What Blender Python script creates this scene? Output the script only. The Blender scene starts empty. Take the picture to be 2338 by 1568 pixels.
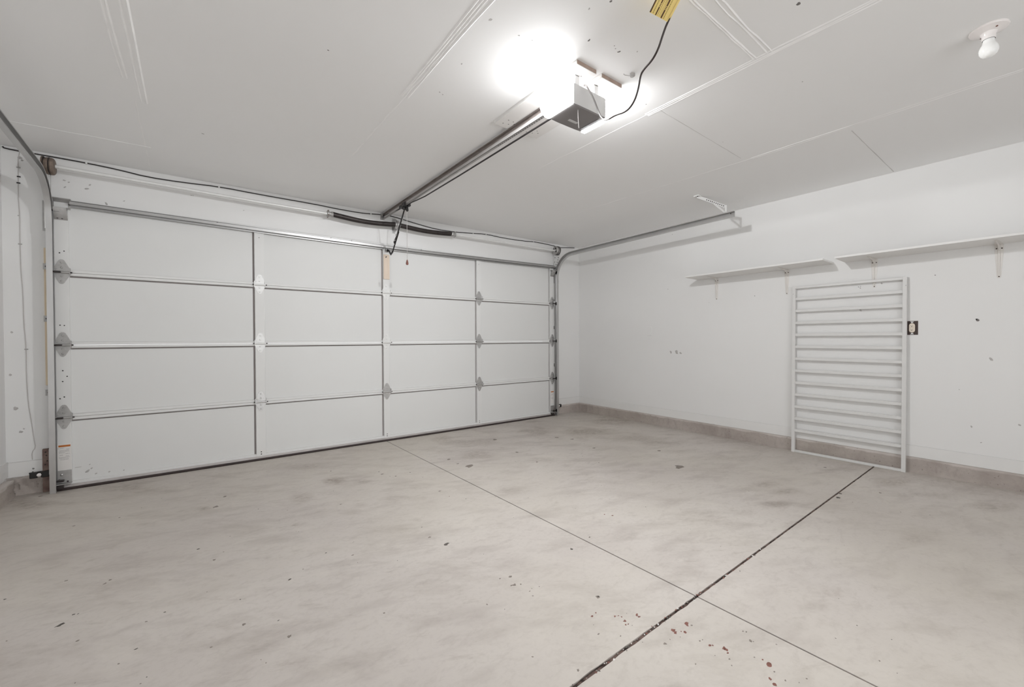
import bpy, bmesh, math, random
import numpy as np
from mathutils import Vector, Matrix

# ------------------------------------------------------------------ camera, world, exposure
S = bpy.context.scene
COL = S.collection
random.seed(7)
W_PX, H_PX = 2338, 1568
cam_d = bpy.data.cameras.new('camera')
cam_d.sensor_fit = 'HORIZONTAL'; cam_d.sensor_width = 36.0
cam_d.lens = 961.68 / W_PX * 36.0
cam_d.clip_start = 0.05
cam = bpy.data.objects.new('camera', cam_d); COL.objects.link(cam)
_r = Vector((0.7992437998663735, -0.6009921390865123, -0.00421866464401542))
_u = Vector((0.009858402034600177, 0.006091403030601324, 0.9999328511047345))
_w = Vector((0.6009260855417117, 0.7992317208202744, -0.01079333823144453))
_m = Matrix((_r, _u, -_w)).transposed().to_4x4()
_m.translation = Vector((0.83836, -4.47625, 1.09814))
cam.matrix_world = _m
S.camera = cam

world = bpy.data.worlds.new('fill_from_back_opening'); S.world = world  # even ambient fill, added through the unseen back opening
world.use_nodes = True
WORLD_STRENGTH = 1.95
LENS_STRENGTH = 25.0
ADDED_SPOT_WATTS = 46.0
EXPOSURE = 0.38
_bg = world.node_tree.nodes['Background']
_bg.inputs['Color'].default_value = (0.965, 0.985, 1.0, 1)
_bg.inputs['Strength'].default_value = WORLD_STRENGTH
S.view_settings.view_transform = 'Standard'
S.view_settings.look = 'None'
S.view_settings.gamma = 1.0
S.view_settings.use_curve_mapping = False
S.view_settings.exposure = EXPOSURE
try:
    S.cycles.use_denoising = True
    S.cycles.max_bounces = 9
    S.cycles.diffuse_bounces = 7
    S.cycles.glossy_bounces = 4
    S.cycles.adaptive_threshold = 0.025
    S.cycles.sample_clamp_indirect = 8.0
except Exception:
    pass

# ------------------------------------------------------------------ room numbers (metres)
XL, XR, YW, YB, H = -0.235, 5.497, 0.03, -6.6, 2.468

# ------------------------------------------------------------------ materials
def mat(name, col, rough=0.6, metal=0.0, var=0.0, scale=6.0, bump=0.0, bscale=60.0, spec=0.5, col2=None, stretch=None):
    m = bpy.data.materials.new(name); m.use_nodes = True
    nt = m.node_tree; N = nt.nodes; L = nt.links
    b = N['Principled BSDF']
    b.inputs['Roughness'].default_value = rough
    b.inputs['Metallic'].default_value = metal
    b.inputs['Specular IOR Level'].default_value = spec
    tc = N.new('ShaderNodeTexCoord')
    src = tc.outputs['Object']
    if stretch:
        mp = N.new('ShaderNodeMapping'); mp.inputs['Scale'].default_value = stretch
        L.new(src, mp.inputs['Vector']); src = mp.outputs['Vector']
    if var > 0 or col2:
        n = N.new('ShaderNodeTexNoise'); n.inputs['Scale'].default_value = scale
        n.inputs['Detail'].default_value = 5.0
        L.new(src, n.inputs['Vector'])
        r = N.new('ShaderNodeValToRGB')
        r.color_ramp.elements[0].position = 0.3; r.color_ramp.elements[1].position = 0.7
        c2 = col2 if col2 else tuple(max(0, c * (1 - var)) for c in col)
        r.color_ramp.elements[0].color = (*c2, 1); r.color_ramp.elements[1].color = (*col, 1)
        L.new(n.outputs['Fac'], r.inputs['Fac']); L.new(r.outputs['Color'], b.inputs['Base Color'])
    else:
        b.inputs['Base Color'].default_value = (*col, 1)
    if bump > 0:
        n2 = N.new('ShaderNodeTexNoise'); n2.inputs['Scale'].default_value = bscale
        n2.inputs['Detail'].default_value = 3.0
        L.new(src, n2.inputs['Vector'])
        bp = N.new('ShaderNodeBump'); bp.inputs['Strength'].default_value = bump
        bp.inputs['Distance'].default_value = 0.002
        L.new(n2.outputs['Fac'], bp.inputs['Height']); L.new(bp.outputs['Normal'], b.inputs['Normal'])
    return m

M = {}
M['wall'] = mat('white_wall_paint', (0.80, 0.797, 0.791), 0.62, var=0.025, scale=1.3, bump=0.12, bscale=38)
M['ceiling'] = mat('white_ceiling_paint', (0.875, 0.874, 0.872), 0.7, var=0.02, scale=0.8, bump=0.10, bscale=26)
M['seam'] = mat('taped_seam_paint', (0.93, 0.925, 0.92), 0.6, var=0.08, scale=9, bump=0.2, bscale=90)
M['mark'] = mat('scuff_mark', (0.22, 0.205, 0.2), 0.8, var=0.3, scale=40)
M['faint'] = mat('faint_scuff', (0.52, 0.50, 0.49), 0.8, var=0.2, scale=40)
M['base'] = mat('baseboard_paint', (0.79, 0.785, 0.775), 0.55, var=0.04, scale=3)
M['door'] = mat('door_white_enamel', (0.75, 0.75, 0.742), 0.7, spec=0.2, var=0.015, scale=1.5, bump=0.05, bscale=20)
M['doorpanel'] = mat('door_panel_board', (0.735, 0.737, 0.73), 0.7, spec=0.2, var=0.025, scale=1.1, bump=0.06, bscale=15)
M['skin'] = mat('door_skin_painted_shade', (0.42, 0.38, 0.37), 0.6, var=0.1)  # skin coloured darker so the panel gaps look shaded
M['galv'] = mat('galvanised_steel', (0.60, 0.595, 0.59), 0.38, 0.85, var=0.15, scale=60)
M['galvdull'] = mat('dull_galvanised_steel', (0.50, 0.49, 0.48), 0.5, 0.6, var=0.25, scale=22)
M['galvpaint'] = mat('overpainted_steel', (0.80, 0.80, 0.79), 0.32, 0.1, var=0.06, scale=40)
M['track'] = mat('track_steel', (0.60, 0.595, 0.59), 0.36, 0.85, var=0.14, scale=5, stretch=(3, 0.6, 0.6))
M['strut'] = mat('grey_strut_steel', (0.46, 0.455, 0.45), 0.4, 0.8, var=0.15, scale=5, stretch=(0.5, 4, 4))
M['darksteel'] = mat('dark_spring_steel', (0.055, 0.046, 0.045), 0.42, 0.55, var=0.35, scale=25)
M['black'] = mat('black_plastic', (0.018, 0.016, 0.016), 0.45, var=0.2, scale=30)
M['blackrod'] = mat('black_arm_steel', (0.035, 0.032, 0.032), 0.4, 0.4, var=0.3, scale=20)
M['rust'] = mat('rusty_brown_drum', (0.27, 0.21, 0.17), 0.6, 0.3, scale=28, col2=(0.10, 0.075, 0.06))
M['brown'] = mat('weathered_brown_block', (0.30, 0.225, 0.195), 0.75, scale=14, col2=(0.15, 0.09, 0.075))
M['pine'] = mat('bare_pine', (0.80, 0.69, 0.50), 0.6, scale=3, col2=(0.74, 0.60, 0.44), stretch=(30, 30, 1.5))
M['pinepale'] = mat('pale_bare_pine', (0.74, 0.63, 0.52), 0.6, scale=3, col2=(0.68, 0.56, 0.46), stretch=(30, 30, 1.5))
M['boardpaint'] = mat('painted_board', (0.79, 0.775, 0.76), 0.55, var=0.05, scale=6, bump=0.15, bscale=40)
M['boardend'] = mat('raw_board_end', (0.42, 0.32, 0.27), 0.7, scale=18, col2=(0.30, 0.22, 0.18))
M['housing'] = mat('grey_opener_housing', (0.22, 0.205, 0.205), 0.42, var=0.06, scale=8)
M['palegrey'] = mat('pale_grey_lit_end', (0.62, 0.615, 0.61), 0.4, var=0.04, scale=8)  # paler than the housing: light on the near end put into the colour
M['rail'] = mat('brown_grey_rail', (0.30, 0.265, 0.25), 0.5, 0.5, scale=14, col2=(0.20, 0.17, 0.155), stretch=(6, 1, 6))
M['railgrey'] = mat('pale_grey_rail', (0.52, 0.50, 0.49), 0.45, 0.3, var=0.2, scale=12, stretch=(6, 1, 6))
M['jointshade'] = mat('hairline_joint_and_shade', (0.60, 0.59, 0.58), 0.8)  # ceiling hairlines, and the shadow line painted above the baseboards
M['shelf'] = mat('white_shelf_melamine', (0.80, 0.79, 0.775), 0.45, var=0.02, scale=4)
M['bracket'] = mat('cream_bracket_enamel', (0.77, 0.745, 0.715), 0.4, var=0.03, scale=20)
M['rack'] = mat('pale_aluminium_frame', (0.72, 0.715, 0.705), 0.42, 0.0, var=0.04, scale=12)
M['porcelain'] = mat('white_porcelain', (0.84, 0.80, 0.785), 0.2, var=0.02, scale=20)
M['bulb'] = mat('white_glass_bulb', (0.90, 0.90, 0.885), 0.12)
M['cord'] = mat('brown_black_cord', (0.028, 0.016, 0.014), 0.4)
M['cordgrey'] = mat('grey_white_cord', (0.45, 0.43, 0.42), 0.45)
M['cordmid'] = mat('worn_grey_cord', (0.20, 0.185, 0.18), 0.45)
M['wire'] = mat('black_cable_sheath', (0.022, 0.017, 0.017), 0.5)
M['wiregrey'] = mat('pale_bell_wire', (0.52, 0.49, 0.48), 0.5)
M['yellow'] = mat('yellow_tag_card', (0.86, 0.67, 0.25), 0.5, var=0.08, scale=60)
M['tagdark'] = mat('brown_tag_print', (0.085, 0.038, 0.010), 0.5)
M['tagmid'] = mat('olive_tag_small_print', (0.42, 0.31, 0.08), 0.5)
M['paper'] = mat('white_label_paper', (0.78, 0.76, 0.74), 0.55, var=0.03, scale=40)
M['orange'] = mat('orange_label_band', (0.50, 0.15, 0.025), 0.5)
M['print'] = mat('grey_label_print', (0.33, 0.31, 0.31), 0.6)
M['rubber'] = mat('dark_door_seal', (0.045, 0.03, 0.028), 0.7, var=0.3, scale=20)
M['retainer'] = mat('aluminium_retainer', (0.58, 0.55, 0.54), 0.45, 0.35, var=0.2, scale=10, stretch=(1, 8, 8))
M['outletbox'] = mat('dark_outlet_box', (0.055, 0.035, 0.03), 0.6)
M['ivory'] = mat('ivory_receptacle', (0.78, 0.70, 0.60), 0.35)
M['redpaint'] = mat('red_brown_paint_fleck', (0.26, 0.11, 0.085), 0.7, scale=60, col2=(0.16, 0.07, 0.055))
M['greychip'] = mat('grey_concrete_chip', (0.27, 0.235, 0.205), 0.85, var=0.25, scale=50)
M['darkchip'] = mat('dark_concrete_pit', (0.125, 0.11, 0.097), 0.85, var=0.25, scale=50)
M['whitechip'] = mat('pale_grit', (0.72, 0.69, 0.66), 0.8)

def concrete(name, base, dark, light, band=False):
    m = bpy.data.materials.new(name); m.use_nodes = True
    nt = m.node_tree; N = nt.nodes; L = nt.links; b = N['Principled BSDF']
    b.inputs['Roughness'].default_value = 0.78
    b.inputs['Specular IOR Level'].default_value = 0.3
    tc = N.new('ShaderNodeTexCoord')
    def noise(sc, det=6, stretch=(1, 1, 1), rot=0.0, rough=0.55):
        vr = N.new('ShaderNodeVectorRotate'); vr.rotation_type = 'Z_AXIS'; vr.inputs['Angle'].default_value = rot
        L.new(tc.outputs['Object'], vr.inputs['Vector'])
        mp = N.new('ShaderNodeMapping'); mp.inputs['Scale'].default_value = stretch
        L.new(vr.outputs['Vector'], mp.inputs['Vector'])
        n = N.new('ShaderNodeTexNoise'); n.inputs['Scale'].default_value = sc
        n.inputs['Detail'].default_value = det; n.inputs['Roughness'].default_value = rough
        L.new(mp.outputs['Vector'], n.inputs['Vector']); return n.outputs['Fac']
    def ramp(fac, p0, p1, c0=(0, 0, 0, 1), c1=(1, 1, 1, 1)):
        r = N.new('ShaderNodeValToRGB')
        r.color_ramp.elements[0].position = p0; r.color_ramp.elements[1].position = p1
        r.color_ramp.elements[0].color = c0; r.color_ramp.elements[1].color = c1
        L.new(fac, r.inputs['Fac']); return r.outputs['Color']
    def mix(fac, a, bb, kind='MIX', f=None):
        x = N.new('ShaderNodeMix'); x.data_type = 'RGBA'; x.blend_type = kind
        if f is not None: x.inputs['Factor'].default_value = f
        else: L.new(fac, x.inputs['Factor'])
        for k, v in ((6, a), (7, bb)):
            if isinstance(v, tuple): x.inputs[k].default_value = v
            else: L.new(v, x.inputs[k])
        return x.outputs[2]
    def mul(a, v):
        x = N.new('ShaderNodeMath'); x.operation = 'MULTIPLY'; L.new(a, x.inputs[0])
        if isinstance(v, float): x.inputs[1].default_value = v
        else: L.new(v, x.inputs[1])
        return x.outputs[0]
    c = mix(ramp(noise(1.1), 0.35, 0.68), (*base, 1), (*light, 1))
    c = mix(mul(ramp(noise(2.7, 8, (1.0, 2.6, 1), 0.25), 0.52, 0.78), 0.62), c, (*dark, 1))
    c = mix(mul(ramp(noise(9.0, 8, (1.0, 2.2, 1), -0.2, 0.65), 0.54, 0.80), 0.48), c, (*dark, 1))
    c = mix(mul(ramp(noise(45, 6), 0.50, 0.80), 0.25), c, (*dark, 1))
    if not band:   # trowel streaks
        c = mix(mul(ramp(noise(2.6, 9, (0.8, 2.0, 1), 0.62, 0.68), 0.52, 0.74), 0.42), c, (dark[0] * 0.86, dark[1] * 0.84, dark[2] * 0.80, 1))
        c = mix(mul(ramp(noise(8.5, 9, (0.6, 2.0, 1), 0.45, 0.72), 0.57, 0.72), 0.42), c, (dark[0] * 0.9, dark[1] * 0.88, dark[2] * 0.84, 1))
        c = mix(mul(ramp(noise(2.9, 7, (0.8, 1.6, 1), 1.0, 0.6), 0.56, 0.74), 0.40), c, (light[0] * 1.08, light[1] * 1.08, light[2] * 1.06, 1))
    c = mix(mul(ramp(noise(0.6, 3), 0.45, 0.65), 0.28), c, (base[0] * 1.02, base[1] * 1.03, base[2] * 0.93, 1))
    if band:   # pale overspray along the upper edge and dirt in patches
        sp = N.new('ShaderNodeSeparateXYZ'); L.new(tc.outputs['Object'], sp.inputs[0])
        n = noise(7, 5)
        ad = N.new('ShaderNodeMath'); ad.operation = 'MULTIPLY_ADD'
        L.new(n, ad.inputs[0]); ad.inputs[1].default_value = 0.05; L.new(sp.outputs['Z'], ad.inputs[2])
        c = mix(ramp(ad.outputs[0], 0.128, 0.139), c, (0.62, 0.575, 0.545, 1))
        c = mix(mul(ramp(noise(60, 2), 0.68, 0.74), 0.7), c, (0.13, 0.10, 0.09, 1))
        c = mix(mul(ramp(noise(3.2, 4), 0.5, 0.7), 0.4), c, (*dark, 1))
    else:
        at = N.new('ShaderNodeAttribute'); at.attribute_name = 'stain_shade'
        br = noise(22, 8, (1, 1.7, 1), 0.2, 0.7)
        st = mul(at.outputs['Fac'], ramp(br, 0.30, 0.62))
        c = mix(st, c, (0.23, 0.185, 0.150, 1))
        jt = N.new('ShaderNodeAttribute'); jt.attribute_name = 'joint'
        c = mix(jt.outputs['Fac'], c, mix(ramp(noise(30, 3), 0.4, 0.6), (0.035, 0.022, 0.019, 1), (0.17, 0.115, 0.098, 1)))
    L.new(c, b.inputs['Base Color'])
    bp = N.new('ShaderNodeBump'); bp.inputs['Strength'].default_value = 0.18 if not band else 0.5
    bp.inputs['Distance'].default_value = 0.003 if not band else 0.008
    L.new(noise(24 if not band else 18, 8), bp.inputs['Height']); L.new(bp.outputs['Normal'], b.inputs['Normal'])
    return m
M['floor'] = concrete('trowelled_concrete_floor', (0.53, 0.488, 0.455), (0.35, 0.31, 0.284), (0.60, 0.56, 0.522))
M['stem'] = concrete('rough_stem_wall_concrete', (0.42, 0.372, 0.342), (0.25, 0.208, 0.186), (0.50, 0.452, 0.42), band=True)

ml = bpy.data.materials.new('glowing_white_lens'); ml.use_nodes = True
_b = ml.node_tree.nodes['Principled BSDF']
_b.inputs['Base Color'].default_value = (0.9, 0.9, 0.88, 1)
_b.inputs['Emission Color'].default_value = (0.972, 0.985, 1.0, 1)
_b.inputs['Emission Strength'].default_value = LENS_STRENGTH
M['lens'] = ml
ml2 = ml.copy(); ml2.name = 'glowing_lens_end'
ml2.node_tree.nodes['Principled BSDF'].inputs['Emission Strength'].default_value = 2.5
M['lenscap'] = ml2

# ------------------------------------------------------------------ mesh helpers
class MB:
    def __init__(s): s.v = []; s.f = []; s.fm = []; s.mats = []
    def slot(s, m):
        m = M[m]
        if m not in s.mats: s.mats.append(m)
        return s.mats.index(m)
    def add(s, verts, faces, m):
        o = len(s.v); k = s.slot(m)
        s.v += [tuple(p) for p in verts]
        for f in faces: s.f.append(tuple(i + o for i in f)); s.fm.append(k)
        return s
    def box(s, x0, x1, y0, y1, z0, z1, m):
        x0, x1 = sorted((x0, x1)); y0, y1 = sorted((y0, y1)); z0, z1 = sorted((z0, z1))
        v = [(x, y, z) for z in (z0, z1) for y in (y0, y1) for x in (x0, x1)]
        return s.add(v, [(0, 2, 3, 1), (4, 5, 7, 6), (0, 1, 5, 4), (1, 3, 7, 5), (3, 2, 6, 7), (2, 0, 4, 6)], m)
    def obox(s, c, ax, ay, az, m):         # oriented box: centre and three half-axis vectors
        c, ax, ay, az = map(Vector, (c, ax, ay, az))
        v = [c + ax * i + ay * j + az * k for k in (-1, 1) for j in (-1, 1) for i in (-1, 1)]
        return s.add(v, [(0, 2, 3, 1), (4, 5, 7, 6), (0, 1, 5, 4), (1, 3, 7, 5), (3, 2, 6, 7), (2, 0, 4, 6)], m)
    def prism(s, poly, axis, a, b, m):     # polygon in the plane across axis, extruded from a to b
        n = len(poly)
        def P(p, t):
            return {'X': (t, p[0], p[1]), 'Y': (p[0], t, p[1]), 'Z': (p[0], p[1], t)}[axis]
        v = [P(p, a) for p in poly] + [P(p, b) for p in poly]
        f = [tuple(range(n)), tuple(range(2 * n - 1, n - 1, -1))]
        f += [(i, i + n, (i + 1) % n + n, (i + 1) % n) for i in range(n)]
        return s.add(v, f, m)
    def tube(s, path, r, m, n=10, cap=True):
        pts = [Vector(p) for p in path]; rr = r if isinstance(r, (list, tuple)) else [r] * len(pts)
        t0 = (pts[1] - pts[0]).normalized()
        up = Vector((0, 0, 1)) if abs(t0.z) < 0.9 else Vector((1, 0, 0))
        a = t0.cross(up).normalized(); v = []
        for i, p in enumerate(pts):
            if i == 0: t = pts[1] - p
            elif i == len(pts) - 1: t = p - pts[i - 1]
            else: t = (pts[i + 1] - p).normalized() + (p - pts[i - 1]).normalized()
            t = t.normalized() if t.length > 1e-9 else t0
            a = (a - t * a.dot(t)).normalized(); b = t.cross(a)
            for k in range(n):
                th = 2 * math.pi * k / n
                v.append(p + (a * math.cos(th) + b * math.sin(th)) * rr[i])
        f = []
        for i in range(len(pts) - 1):
            for k in range(n):
                f.append((i * n + k, i * n + (k + 1) % n, (i + 1) * n + (k + 1) % n, (i + 1) * n + k))
        if cap:
            f.append(tuple(range(n - 1, -1, -1))); f.append(tuple((len(pts) - 1) * n + k for k in range(n)))
        return s.add(v, f, m)
    def lathe(s, prof, c, d, m, n=24):     # prof: (radius, height along d)
        c = Vector(c); d = Vector(d).normalized()
        up = Vector((0, 0, 1)) if abs(d.z) < 0.9 else Vector((1, 0, 0))
        a = d.cross(up).normalized(); b = d.cross(a); v = []; f = []
        for r, h in prof:
            for k in range(n):
                th = 2 * math.pi * k / n
                v.append(c + d * h + (a * math.cos(th) + b * math.sin(th)) * max(r, 1e-5))
        for i in range(len(prof) - 1):
            for k in range(n):
                f.append((i * n + k, (i + 1) * n + k, (i + 1) * n + (k + 1) % n, i * n + (k + 1) % n))
        f.append(tuple(range(n))); f.append(tuple((len(prof) - 1) * n + k for k in range(n - 1, -1, -1)))
        return s.add(v, f, m)
    def sweep(s, prof, path, m, side):     # open profile (a along side, b along in-plane normal) swept along path
        pts = [Vector(p) for p in path]; side = Vector(side).normalized(); v = []; n = len(prof)
        for i, p in enumerate(pts):
            t = (pts[min(i + 1, len(pts) - 1)] - pts[max(i - 1, 0)]).normalized()
            nrm = side.cross(t).normalized()
            for a, b in prof: v.append(p + side * a + nrm * b)
        f = []
        for i in range(len(pts) - 1):
            for k in range(n):
                f.append((i * n + k, i * n + (k + 1) % n, (i + 1) * n + (k + 1) % n, (i + 1) * n + k))
        f.append(tuple(range(n - 1, -1, -1))); f.append(tuple((len(pts) - 1) * n + k for k in range(n)))
        return s.add(v, f, m)
    def blob(s, c, r, nrm, m, k=9, h=0.0006, jit=0.45, stretch=1.0, ang=0.0):   # irregular fleck lying on a surface
        c = Vector(c); nrm = Vector(nrm)
        a = nrm.orthogonal().normalized(); b = nrm.cross(a)
        a, b = a * math.cos(ang) + b * math.sin(ang), b * math.cos(ang) - a * math.sin(ang)
        top = []
        for i in range(k):
            th = 2 * math.pi * i / k
            q = r * (1 - jit * random.random())
            top.append(c + a * (q * stretch * math.cos(th)) + b * (q * math.sin(th)) + nrm * h)
        bot = [c + (p - c - nrm * h) * 1.08 for p in top]
        v = top + bot
        f = [tuple(range(k))] + [(i, i + k, (i + 1) % k + k, (i + 1) % k) for i in range(k)]
        return s.add(v, f, m)
    def build(s, name, parent=None, off=None, bevel=0.0, smooth=True):
        me = bpy.data.meshes.new(name)
        o3 = Vector(off) if off is not None else Vector((0, 0, 0))
        me.from_pydata([tuple(Vector(p) - o3) for p in s.v], [], s.f)
        for m in s.mats: me.materials.append(m)
        me.polygons.foreach_set('material_index', s.fm)
        bm = bmesh.new(); bm.from_mesh(me); bmesh.ops.recalc_face_normals(bm, faces=bm.faces); bm.to_mesh(me); bm.free()
        if smooth:
            me.polygons.foreach_set('use_smooth', [True] * len(me.polygons))
            me.set_sharp_from_angle(angle=math.radians(38))
        me.update()
        o = bpy.data.objects.new(name, me); COL.objects.link(o)
        if parent is not None: o.parent = parent
        if bevel > 0:
            bv = o.modifiers.new('bevel', 'BEVEL'); bv.width = bevel; bv.segments = 2
            bv.limit_method = 'ANGLE'; bv.angle_limit = math.radians(40)
        return o

def tag(o, label=None, cat=None, group=None, kind=None):
    if label: o['label'] = label
    if cat: o['category'] = cat
    if group: o['group'] = group
    if kind: o['kind'] = kind
    return o
def thing(name, loc, label, cat, group=None):
    e = bpy.data.objects.new(name, None); e.empty_display_size = 0.1
    e.location = loc; COL.objects.link(e)
    return tag(e, label, cat, group)
def structure(mb, name, label, cat, **kw):
    return tag(mb.build(name, **kw), label, cat, kind='structure')

# ================================================================== SETTING
# ---- ceiling with taped drywall seams
mb = MB()
mb.box(XL - 0.1, XR + 0.1, YB, YW + 0.1, H, H + 0.1, 'ceiling')
def ridge(p0, p1, w=0.007, h=0.0022, m='seam', jit=0.004, n=14):
    p0 = Vector((*p0, H)); p1 = Vector((*p1, H)); d = (p1 - p0).normalized(); sd = Vector((-d.y, d.x, 0))
    js = [random.uniform(-jit, jit) for _ in range(n + 1)]
    v = []
    for i in range(n + 1):
        p = p0.lerp(p1, i / n) + sd * js[i]
        ww = w * random.uniform(0.6, 1.2)
        v += [p - sd * ww, p + Vector((0, 0, -h)), p + sd * ww]
    f = []
    for i in range(n):
        a = i * 3; f += [(a, a + 1, a + 4, a + 3), (a + 1, a + 2, a + 5, a + 4)]
    mb.add(v, f, m)
for x in (0.545, 0.563, 0.607, 0.628): ridge((x, -5.5), (x, -1.25 if x > 0.6 else -1.5), 0.006, 0.003)
ridge((0.575, -1.25), (0.56, -0.03), 0.004, 0.001)
for x in (1.752, 1.768, 1.822): ridge((x, -5.5), (x + (1.803 - x) * 0.4, -2.2), 0.006, 0.003)
ridge((1.802, -2.6), (1.785, -1.25), 0.006, 0.0025)
ridge((1.79, -3.4), (1.80, -2.5), 0.004, 0.003)
for x in (3.05, 3.066, 3.08): ridge((x, -5.5), (x, -2.9), 0.006, 0.003)
ridge((3.066, -3.0), (3.06, -1.9), 0.004, 0.0016)
for y in (-3.535, -3.548, -3.60, -3.615): ridge((1.95, y - 0.01), (3.055, y + 0.012), 0.005, 0.003)
ridge((3.075, -2.98), (4.18, -2.95), 0.0022, 0.0008, 'jointshade', 0.001)
for x in (4.245, 4.268): ridge((x, -5.5), (x - 0.01, -3.0), 0.006, 0.002)
ridge((4.25, -3.1), (4.15, -0.4), 0.005, 0.0014)
ridge((4.325, -3.59), (5.47, -3.58), 0.003, 0.0008, 'jointshade', 0.001)
ridge((-0.2, -0.485), (0.6, -0.535), 0.004, 0.002)
for x, y, r, k in ((2.202, -3.341, .007, 'mark'), (2.298, -3.134, .009, 'mark'), (2.47, -3.166, .008, 'mark'), (2.54, -3.219, .005, 'faint'),
                   (2.831, -3.792, .011, 'mark'), (1.912, -2.641, .006, 'faint'), (2.021, -2.966, .005, 'faint'), (2.088, -2.978, .005, 'faint'),
                   (2.961, -2.969, .004, 'mark'), (1.356, -2.351, .005, 'mark'), (0.892, -1.002, .01, 'faint'), (1.865, -2.968, .009, 'faint'),
                   (1.935, -2.36, .006, 'faint'), (1.96, -2.35, .005, 'faint'), (2.16, -3.262, .006, 'faint'), (2.44, -3.17, .003, 'mark'), (2.42, -3.18, .003, 'mark'),
                   (2.08, -4.02, .008, 'faint'), (3.45, -3.6, .005, 'faint'), (3.8, -3.0, .004, 'faint')):
    mb.blob((x, y, H), r * 0.7, (0, 0, -1), k, stretch=1.6, ang=random.random() * 3)
structure(mb, 'ceiling', 'white painted drywall ceiling with rough taped seams', 'ceiling')

# ---- front wall (the wall around the big door)
OX0, OX1, OZ = 0.06, 4.90, 2.10
mb = MB()
TW = 0.15
mb.box(XL - 0.1, OX0, YW, YW + TW, 0.128, H, 'wall')
mb.box(OX1, XR + 0.1, YW, YW + TW, 0.128, H, 'wall')
mb.box(OX0, OX1, YW, YW + TW, OZ, H, 'wall')
for x, z, r in ((0.073, 2.289, .006), (0.075, 2.24, .006), (0.096, 2.281, .005), (0.191, 2.252, .008), (0.208, 2.285, .006), (0.298, 2.159, .008),
                (0.824, 2.329, .004), (0.835, 2.331, .004), (0.40, 2.20, .005), (1.2, 2.27, .004)):
    mb.blob((x, YW, z), r, (0, -1, 0), 'faint', stretch=1.7, ang=random.random() * 3)
for z, r in ((2.40, .012), (2.385, .008), (0.45, .012), (0.47, .006), (0.62, .014), (0.86, .009), (1.16, .008), (1.99, .005)):
    mb.blob((-0.19 + random.uniform(-.02, .06), YW, z), r, (0, -1, 0), 'faint', ang=random.random() * 3)
structure(mb, 'wall_front', 'white wall and header around the wide garage door', 'wall')
# ---- right wall
mb = MB()
mb.box(XR, XR + 0.1, YB, YW + TW, 0.128, H, 'wall')
for y, z, r, k in ((-1.54, 2.363, .004, 'mark'), (-2.487, 1.537, .005, 'faint'), (-3.825, 1.586, .004, 'mark'), (-4.052, 1.223, .011, 'mark'), (-4.046, 1.23, .006, 'mark'),
                   (-3.346, 1.541, .004, 'mark'), (-3.358, 1.532, .005, 'faint'), (-3.36, 1.546, .003, 'mark'), (-3.502, 1.555, .006, 'faint'), (-3.36, 1.335, .008, 'faint'),
                   (-4.025, 0.424, .006, 'faint'), (-4.074, 0.314, .004, 'faint'), (-3.96, 0.698, .003, 'faint'), (-4.256, 0.474, .006, 'faint'), (-1.598, 0.93, .02, 'faint'),
                   (-1.52, 0.925, .014, 'faint'), (-1.65, 0.92, .012, 'faint'), (-1.48, 1.703, .004, 'mark'), (-4.12, 0.935, .01, 'faint'), (-2.0, 1.5, .003, 'faint')):
    mb.blob((XR, y, z), r, (-1, 0, 0), k, stretch=1.6 if k == 'faint' else 1.2, ang=random.choice((0.2, 1.4, 2.8)), h=0.0004)
structure(mb, 'wall_right', 'white painted wall carrying the shelves', 'wall')
# ---- left wall
mb = MB(); mb.box(XL - 0.1, XL, YB, YW + TW, 0.0, H, 'wall')
structure(mb, 'wall_left', 'white painted wall seen edge-on at the far left', 'wall')
# ---- back wall behind the camera; opening added and sized to let fill light in
mb = MB(); mb.box(XL - 0.1, 0.1, YB - 0.1, YB, 0.0, H, 'wall'); mb.box(3.3, XR + 0.1, YB - 0.1, YB, 0.0, H, 'wall'); mb.box(0.1, 3.3, YB - 0.1, YB, 2.3, H, 'wall')
structure(mb, 'wall_back', 'unseen white wall behind the camera with an opening added for fill light', 'wall')
# ---- baseboards
mb = MB(); mb.box(XR - 0.007, XR, YB, YW, 0.128, 0.2185, 'base'); mb.box(XR - 0.0012, XR, YB, YW, 0.2184, 0.2212, 'jointshade')  # grey strip: thin shadow line painted above the board
structure(mb, 'baseboard_right', 'white painted board along the foot of the right wall', 'baseboard', bevel=0.0015)
mb = MB(); mb.box(4.99, XR - 0.007, YW - 0.007, YW, 0.128, 0.2185, 'base'); mb.box(4.99, XR - 0.002, YW - 0.0012, YW, 0.2184, 0.2212, 'jointshade')  # grey strip again paints the shadow line on top
structure(mb, 'baseboard_front', 'short white board between door track and right corner', 'baseboard', bevel=0.0015)
mb = MB(); mb.box(XL, -0.056, YW - 0.01, YW, 0.132, 0.236, 'base'); mb.box(XL, -0.056, YW - 0.0012, YW, 0.2358, 0.239, 'jointshade')  # shadow line painted along this board's top too
mb.blob((-0.105, YW - 0.01, 0.178), .008, (0, -1, 0), 'mark'); mb.blob((-0.107, YW - 0.01, 0.155), .005, (0, -1, 0), 'mark')
structure(mb, 'baseboard_front_left', 'short white board left of the left door track', 'baseboard', bevel=0.0015)
mb = MB(); mb.box(XL, XL + 0.012, YB, YW - 0.01, 0.14, 0.245, 'base')
structure(mb, 'baseboard_left', 'white board along the foot of the left wall', 'baseboard', bevel=0.0015)
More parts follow.
